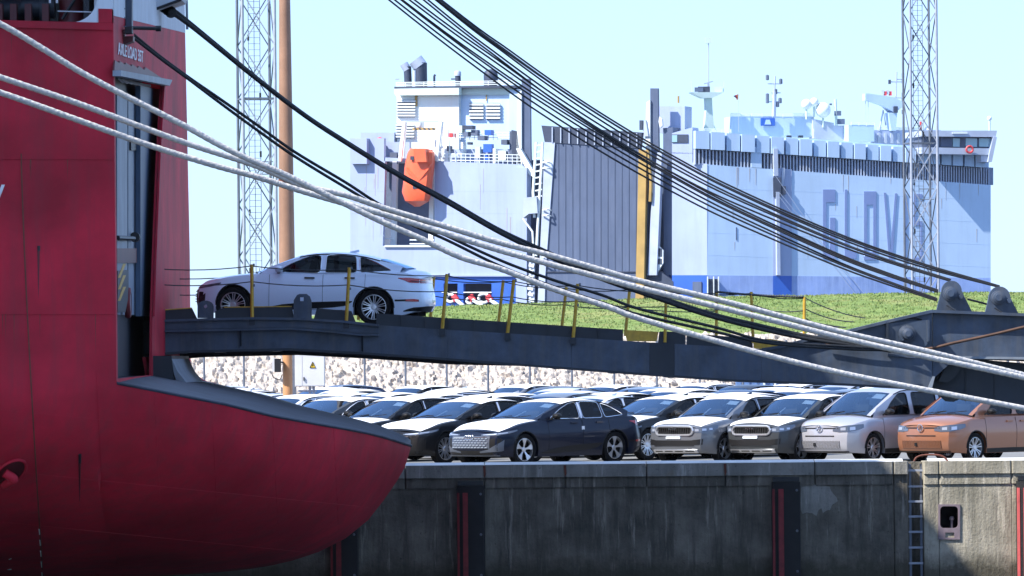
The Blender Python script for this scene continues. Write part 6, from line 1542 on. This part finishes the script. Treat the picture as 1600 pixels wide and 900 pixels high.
for k in range(1, 5):                    # plate seams and rust runs
    y = 258 + 35 * k; onH([(1106, y), (1207, y + 4), (1207, y + 4.7), (1106, y + .7)], .0, .008, 'far_side', 'plate_seam')
    onH([(1238, y + 5), (1547, y + 19), (1547, y + 19.7), (1238, y + 5.7)], .0, .008, 'far_side', 'plate_seam')
    onS([(690, y + 5), (806, y + 5), (806, y + 5.7), (690, y + 5.7)], .0, .01, 'far_hull', 'plate_seam'); onS([(548, y + 5), (600, y + 5), (600, y + 5.7), (548, y + 5.7)], .0, .01, 'far_hull', 'plate_seam')
rq = random.Random(77)
for k in range(26):
    x = rq.uniform(1110, 1540); y = rq.choice((ytopH(x) + 1, rq.uniform(300, 400))); ln = rq.uniform(8, 34); w_ = rq.uniform(.5, 1.2); onH([(x, y), (x + w_, y), (x + w_ * .6, y + ln), (x + w_ * .3, y + ln)], .0, .02, 'far_streak', 'rust_streak')
for k in range(14):
    x = rq.choice((rq.uniform(550, 598), rq.uniform(692, 800))); y = rq.uniform(256, 340); ln = rq.uniform(12, 50); w_ = rq.uniform(.6, 1.4); onS([(x, y), (x + w_, y), (x + w_ * .6, y + ln), (x + w_ * .3, y + ln)], .0, .02, 'far_streak', 'rust_streak')
# big lettering on the side: G L O V I(S)
def letter(polys, holes=()): return [onH(p, 0.02, .10, 'far_letter', 'letter_panel') for p in polys]
letter([rc(1286, 296, 1305, 316), [(1286, 316), (1291, 316), (1291, 404), (1286, 404)], rc(1291, 389, 1305, 404), rc(1297, 340, 1305, 389)])
letter([rc(1320, 296, 1323.5, 404), rc(1323.5, 392, 1338, 404)])
letter([rc(1350, 299, 1369, 320), rc(1350, 320, 1354.5, 406), rc(1364.5, 320, 1369, 406), rc(1354.5, 394, 1364.5, 406)])
letter([[(1381, 301), (1384, 301), (1391.5, 390), (1391.5, 406), (1389, 406)], [(1398.5, 302), (1401.5, 302), (1394.5, 406), (1391.5, 406), (1391.5, 390)]])
letter([rc(1413, 303, 1416, 408)])
letter([rc(1428, 303, 1441, 309), rc(1428, 309, 1431, 352), rc(1431, 346, 1441, 352), rc(1438, 352, 1441, 408), rc(1428, 402, 1438, 408)])
# open gallery below the box row: dark recess with ribs
gal0 = lambda x: 232 + (x - 1085) * (262 - 232) / 460.0
onH([(1085, 230), (1552, 262), (1552, 289), (1105, 257), (1085, 256)], -3.2, -2.6, 'far_gallery', 'gallery_wall')
rng = random.Random(8); x = 1086.0; i = 0
while x < 1545:
    w_ = 1.8 * (1 - (x - 1086) / 1600); y0 = gal0(x) + 1; y1 = ytopH(max(x, 1105)) + .0
    if not 1176 < x < 1188: onH([(x, y0), (x + w_, y0 + .2), (x + w_, y1), (x, y1)], -2.4, -.2, 'far_arm', 'gallery_rib')
    x += 5.6 * (1 - (x - 1086) / 1400); i += 1
onH([(1174, 229), (1190, 230), (1190, 262.5), (1174, 261.5)], -2.3, .0, 'far_side', 'gallery_block')
for x, m in ((1094, 'far_white'), (1168, 'far_ochre'), (1262, 'far_red'), (1310, 'far_arm'), (1335, 'far_red'), (1350, 'far_white'), (1395, 'far_green')):
    onH(rc(x, gal0(x) + 8, x + 5, gal0(x) + 20), -2.3, -1.0, m, 'stowed_gear')
# row of box shaped ventilator heads
x = 1087.0; i = 0
while x < 1540:
    w_ = 24.5 * (1 - (x - 1086) / 1500); yb_ = gal0(x)
    if not 1190 < x < 1204: onH([(x, yb_ - 28 * (1 - (x - 1086) / 1800)), (x + w_ - 3, yb_ - 27 * (1 - (x - 1086) / 1800)), (x + w_ - 3, yb_ + 1), (x, yb_)], -2.2, .32 if i % 2 else .1, 'far_side', 'ventilator_box')
    x += w_; i += 1
onH([(1085, 205), (1190, 212), (1545, 236), (1545, 262), (1085, 231)], -3.2, -2.3, 'far_side', 'upper_side')
# upper houses
onH(rc(1142, 182, 1272, 214), -12, -9, 'far_side', 'accommodation'); onH([(1272, 186), (1303, 192), (1303, 220), (1272, 216)], -10, -8, 'far_arm', 'accommodation')
onH(rc(1189, 184.5, 1211, 196.5), -8.9, -8.7, 'far_blue', 'blue_board'); onH([(1197, 187), (1203, 187), (1205, 194.5), (1195, 194.5)], -8.7, -8.65, 'far_side', 'board_emblem')
for x in (1230, 1248): onH(rc(x, 211.5, x + 7, 215), -5, -4.6, 'far_dark', 'porthole')
onH(rc(1205, 218, 1224, 221), -1.5, -1.0, 'far_dark', 'davit_head')
onH(rc(1303, 196, 1326, 222), -10, -8, 'far_arm', 'accommodation'); onH(rc(1326, 195, 1366, 221), -9, -6, 'far_side', 'accommodation'); onH(rc(1366, 203, 1470, 228), -10, -8, 'far_hull', 'accommodation')
for k in range(4): onH(rc(1372 + k * 10, 208, 1376 + k * 10, 224), -8, -7.8, 'far_arm', 'wall_frame')
# radar mast with platform
ms = HP(1105.5, 206, -8)
def hb_(x, y, o=-8): return HP(x, y, o)
mb = MB(); mb.grid([[hb_(x - r, y) + nH * q for r, q in ((w_, -.4), (w_, .4), (-w_, .4), (-w_, -.4))] for x, y, w_ in ((1107, 206, 8), (1107, 172, 5), (1106, 150, 5))], False, True); fs.part('mast_column', mb, 'far_green')
mb = MB(); mb.prism([hb_(x, y, -7) for x, y in ((1081, 144), (1130, 144), (1126, 147), (1113, 153), (1099, 153), (1086, 147))], nH * -1.6); fs.part('mast_platform', mb, 'far_green')
mb = MB(); mb.tube([hb_(1107, 144), hb_(1107, 60)], .07, 6); fs.part('signal_pole', mb, 'far_arm')
mb = MB(); mb.box(hb_(1107, 63), (.8, .3, .7)); fs.part('signal_light', mb, 'far_green')
for x, w_, h_, m in ((1092, 1.0, .5, 'far_grey'), (1100, 1.4, .7, 'far_dark'), (1122, .9, .7, 'far_green')): mb = MB(); mb.box(hb_(x, 140), (w_, .5, h_)); fs.part('radar_scanner', mb, m)
mb = MB(); mb.bar(hb_(1100, 131), hb_(1114, 127), .12); mb.bar(hb_(1107, 130), hb_(1107, 144), .2); fs.part('radar_arm', mb, 'far_arm')
for a, b in (((1110, 185), (1120, 206)), ((1081, 144), (1080, 127)), ((1130, 144), (1131, 128))): mb = MB(); mb.tube([hb_(*a), hb_(*b)], .06, 4); fs.part('mast_stay', mb, 'far_green')
fl = G('flag', hb_(1150, 165), 'small black red and gold flag flying between the two ship masts', 'flag')
for k, m in enumerate(('far_dark', 'far_red', 'far_ochre')):
    mb = MB(); mb.prism([hb_(1146 + 3 * k, 150 - 1.5 * k, -7.5), hb_(1149.5 + 2.2 * k, 148.5 - .5 * k, -7.5), hb_(1153, 153 + k * 1.5, -7.5), hb_(1151, 154 + k * 1.2, -7.5)], nH * -.05); fl.part('stripe', mb, m)
mb = MB(); mb.tube([hb_(1154, 146, -7.5), hb_(1154, 206, -7.5)], .035, 4); fl.part('halyard', mb, 'far_arm')
# second mast
mb = MB(); mb.tube([hb_(1209, 182), hb_(1210, 143)], .26, 8); mb.tube([hb_(1210, 143), hb_(1211, 119)], .10, 6); fs.part('signal_mast', mb, 'far_arm')
for x0, x1, y in ((1199, 1220, 131), (1199, 1219, 159), (1205, 1220, 145)): mb = MB(); mb.bar(hb_(x0, y), hb_(x1, y), .13); fs.part('yard_arm', mb, 'far_arm')
for x, y in ((1199, 121), (1220, 127), (1199, 150), (1199, 157), (1219, 157), (1215, 163), (1212, 143)): mb = MB(); mb.lathe([(0, -.35), (.2, -.3), (.2, .25), (0, .35)], hb_(x, y), 'Z', 8); fs.part('mast_lamp', mb, 'far_shadow')
# satellite domes
def dome(x, y, r, o=-8, m='far_white'):
    mb = MB(); mb.lathe([(r * sin(pi * k / 8), -r * cos(pi * k / 8)) for k in range(9)], HP(x, y, o), 'Z', 14); d0 = fs.part('satellite_dome', mb, m)
    mb = MB(); mb.tube([HP(x, y + r * 8, o), HP(x, y + r * 12 + 16, o)], .12, 6); fs.part('dome_stand', mb, 'far_green', d0)
dome(1260, 163, .62); dome(1272, 160, .55); dome(1286, 172, .92); dome(1450, 204, .5, -9)
mb = MB(); mb.tube([hb_(1307, 196), hb_(1305, 155)], .16, 6); fs.part('aerial_post', mb, 'far_green')
for x, y, r in ((1309, 177, .4), (1314, 190, .45), (1298, 163, .15)): mb = MB(); mb.box(hb_(x, y), (r * 2, r, r * 1.4)); fs.part('aerial_box', mb, 'far_grey')
# crane and lattice of aerials right
mb = MB(); mb.prism([hb_(x, y, -7) for x, y in ((1352, 146), (1357, 146), (1398, 152), (1412, 160), (1412, 166), (1398, 176), (1378, 164), (1357, 157), (1352, 157))], nH * -1.2); fs.part('crane_jib', mb, 'far_side')
mb = MB(); mb.prism([hb_(x, y, -7) for x, y in ((1388, 176), (1402, 176), (1400, 204), (1393, 204))], nH * -1.4); fs.part('crane_post', mb, 'far_side')
mb = MB(); mb.bar(hb_(1380, 166), hb_(1392, 178), .3); fs.part('crane_cylinder', mb, 'far_arm')
for x in (1352.5, 1356.5): mb = MB(); mb.tube([hb_(x, 157), hb_(x, 194)], .05, 4); fs.part('crane_wire', mb, 'far_arm')
mb = MB(); mb.tube([hb_(1400, 152), hb_(1401, 112)], .08, 6); fs.part('aerial_mast', mb, 'far_arm')
for x0, x1, y in ((1389, 1411, 128), (1402, 1411, 124), (1398, 1411, 153)): mb = MB(); mb.bar(hb_(x0, y), hb_(x1, y), .12); fs.part('yard_arm', mb, 'far_arm')
for x, y in ((1390, 128), (1411, 118), (1411, 127), (1411, 148), (1411, 156), (1411, 175)): mb = MB(); mb.box(hb_(x, y), (.3, .3, .5)); fs.part('mast_lamp', mb, 'far_dark')
for k in range(4): mb = MB(); mb.box(hb_(1379 + 4 * k, 144 + (k % 2) * 2), (.35, .3, .5)); fs.part('lamp_unit', mb, 'far_red' if k % 2 else 'far_arm')
onH(rc(1397, 166, 1403, 176), -7, -6.6, 'far_dark', 'crane_winch'); mb = MB(); mb.tube([hb_(1374, 205), hb_(1380, 172), hb_(1384, 196)], .10, 5); fs.part('aerial_frame', mb, 'far_arm')
mb = MB(); mb.tube([hb_(1438.5, 203), hb_(1438.5, 190)], .14, 6); fs.part('red_staff', mb, 'far_red')
# bridge wing
onH([(1440, 204), (1558, 204), (1556, 214), (1440, 213)], -4, 2.4, 'far_arm', 'bridge_roof')
onH([(1440, 230), (1553, 232), (1549, 242), (1440, 240)], -4, 2.2, 'far_arm', 'bridge_front')
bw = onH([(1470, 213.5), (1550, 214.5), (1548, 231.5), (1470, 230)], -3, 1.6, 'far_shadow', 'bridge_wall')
for x0, x1, m in ((1470, 1488, 'far_grey'), (1489, 1500, 'far_glass'), (1509, 1527, 'far_glass'), (1530, 1548, 'far_glass')): onH([(x0, 216), (x1, 216.5), (x1 - .5, 229.5), (x0, 229)], 1.6, 1.75, m, 'bridge_window', bw)
onH([(1552, 214), (1558, 214), (1550, 253), (1544, 253), (1546, 240)], -3, 2.5, 'far_arm', 'bridge_end'); onH(rc(1533, 235, 1545, 253), -3, 2.0, 'far_arm', 'wing_pod')
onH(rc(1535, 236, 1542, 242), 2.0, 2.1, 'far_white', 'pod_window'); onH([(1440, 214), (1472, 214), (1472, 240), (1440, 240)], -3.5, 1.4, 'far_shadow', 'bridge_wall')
mb = MB(); c = HP(1515, 233.5, 2.5); u = (C_ - B_).normalized(); mb.tube([c + u * .40 * cos(a) + Vector((0, 0, .38 * sin(a))) for a in [2 * pi * k / 14 for k in range(15)]], .13, 6, False); fs.part('life_ring', mb, 'far_red')
onH(rc(1488, 207, 1512, 209), 2.4, 2.5, 'far_white', 'roof_lettering_board')
dome(1546, 185, .28, 0); mb = MB(); mb.tube([HP(1545, 204, 0), HP(1546, 190, 0)], .06, 5); fs.part('lamp_post', mb, 'far_arm'); mb = MB(); mb.tube([HP(1533, 240, 0), HP(1533, 268, 0)], .08, 5); fs.part('wing_strut', mb, 'far_arm')
# top rails
railrun([(1142, 183), (1272, 184)], -9, 6, HP, 16); railrun([(1330, 196), (1366, 197)], -6, 5, HP, 12); railrun([(1372, 204), (1440, 205)], -8, 5, HP, 14); railrun([(1086, 207), (1142, 208)], -2.4, 6, HP, 14)
# solid body behind both faces so that the ship has its depth and roof
mb = MB(); bk = (C_ - B_); back = Vector((-nS.x * 52, -nS.y * 52, 0)); zt_ = B_.copy()
p = [A_ - nS * 7, B_ - nS * 8 - nH * 3.6, C_ - nH * 3.6, C_ - nH * 30, A_ - nS * 70]
q = [Vector((v.x, v.y, -3.6)) for v in p]; mb.prism(q, (0, 0, 3.6 + SP_(700, 262, 0).z - 2.4)); fs.part('ship_body', mb, 'far_hull')
# ------------------------------------------------------------------ air
hz_ = MB(); hz_.box((0, 560, 27), (1500, 1240, 64))
m = bpy.data.materials.new('haze'); m.use_nodes = True; t = m.node_tree; t.nodes.clear()
o_ = t.nodes.new('ShaderNodeOutputMaterial'); v_ = t.nodes.new('ShaderNodeVolumePrincipled'); v_.inputs['Density'].default_value = 0.00002; v_.inputs['Color'].default_value = (.86, .93, 1, 1)
t.links.new(v_.outputs[0], o_.inputs['Volume']); M['haze'] = m
HZ = hz_.build('haze', 'haze', kind='stuff')
mb = MB(); q = [Vector((v.x, v.y, HP(1300, 245, -3).z)) for v in (B_ - nH * 3, C_ - nH * 3, C_ - nH * 26, B_ - nH * 30)]; mb.prism(q, (0, 0, .3)); fs.part('weather_deck', mb, 'far_green')
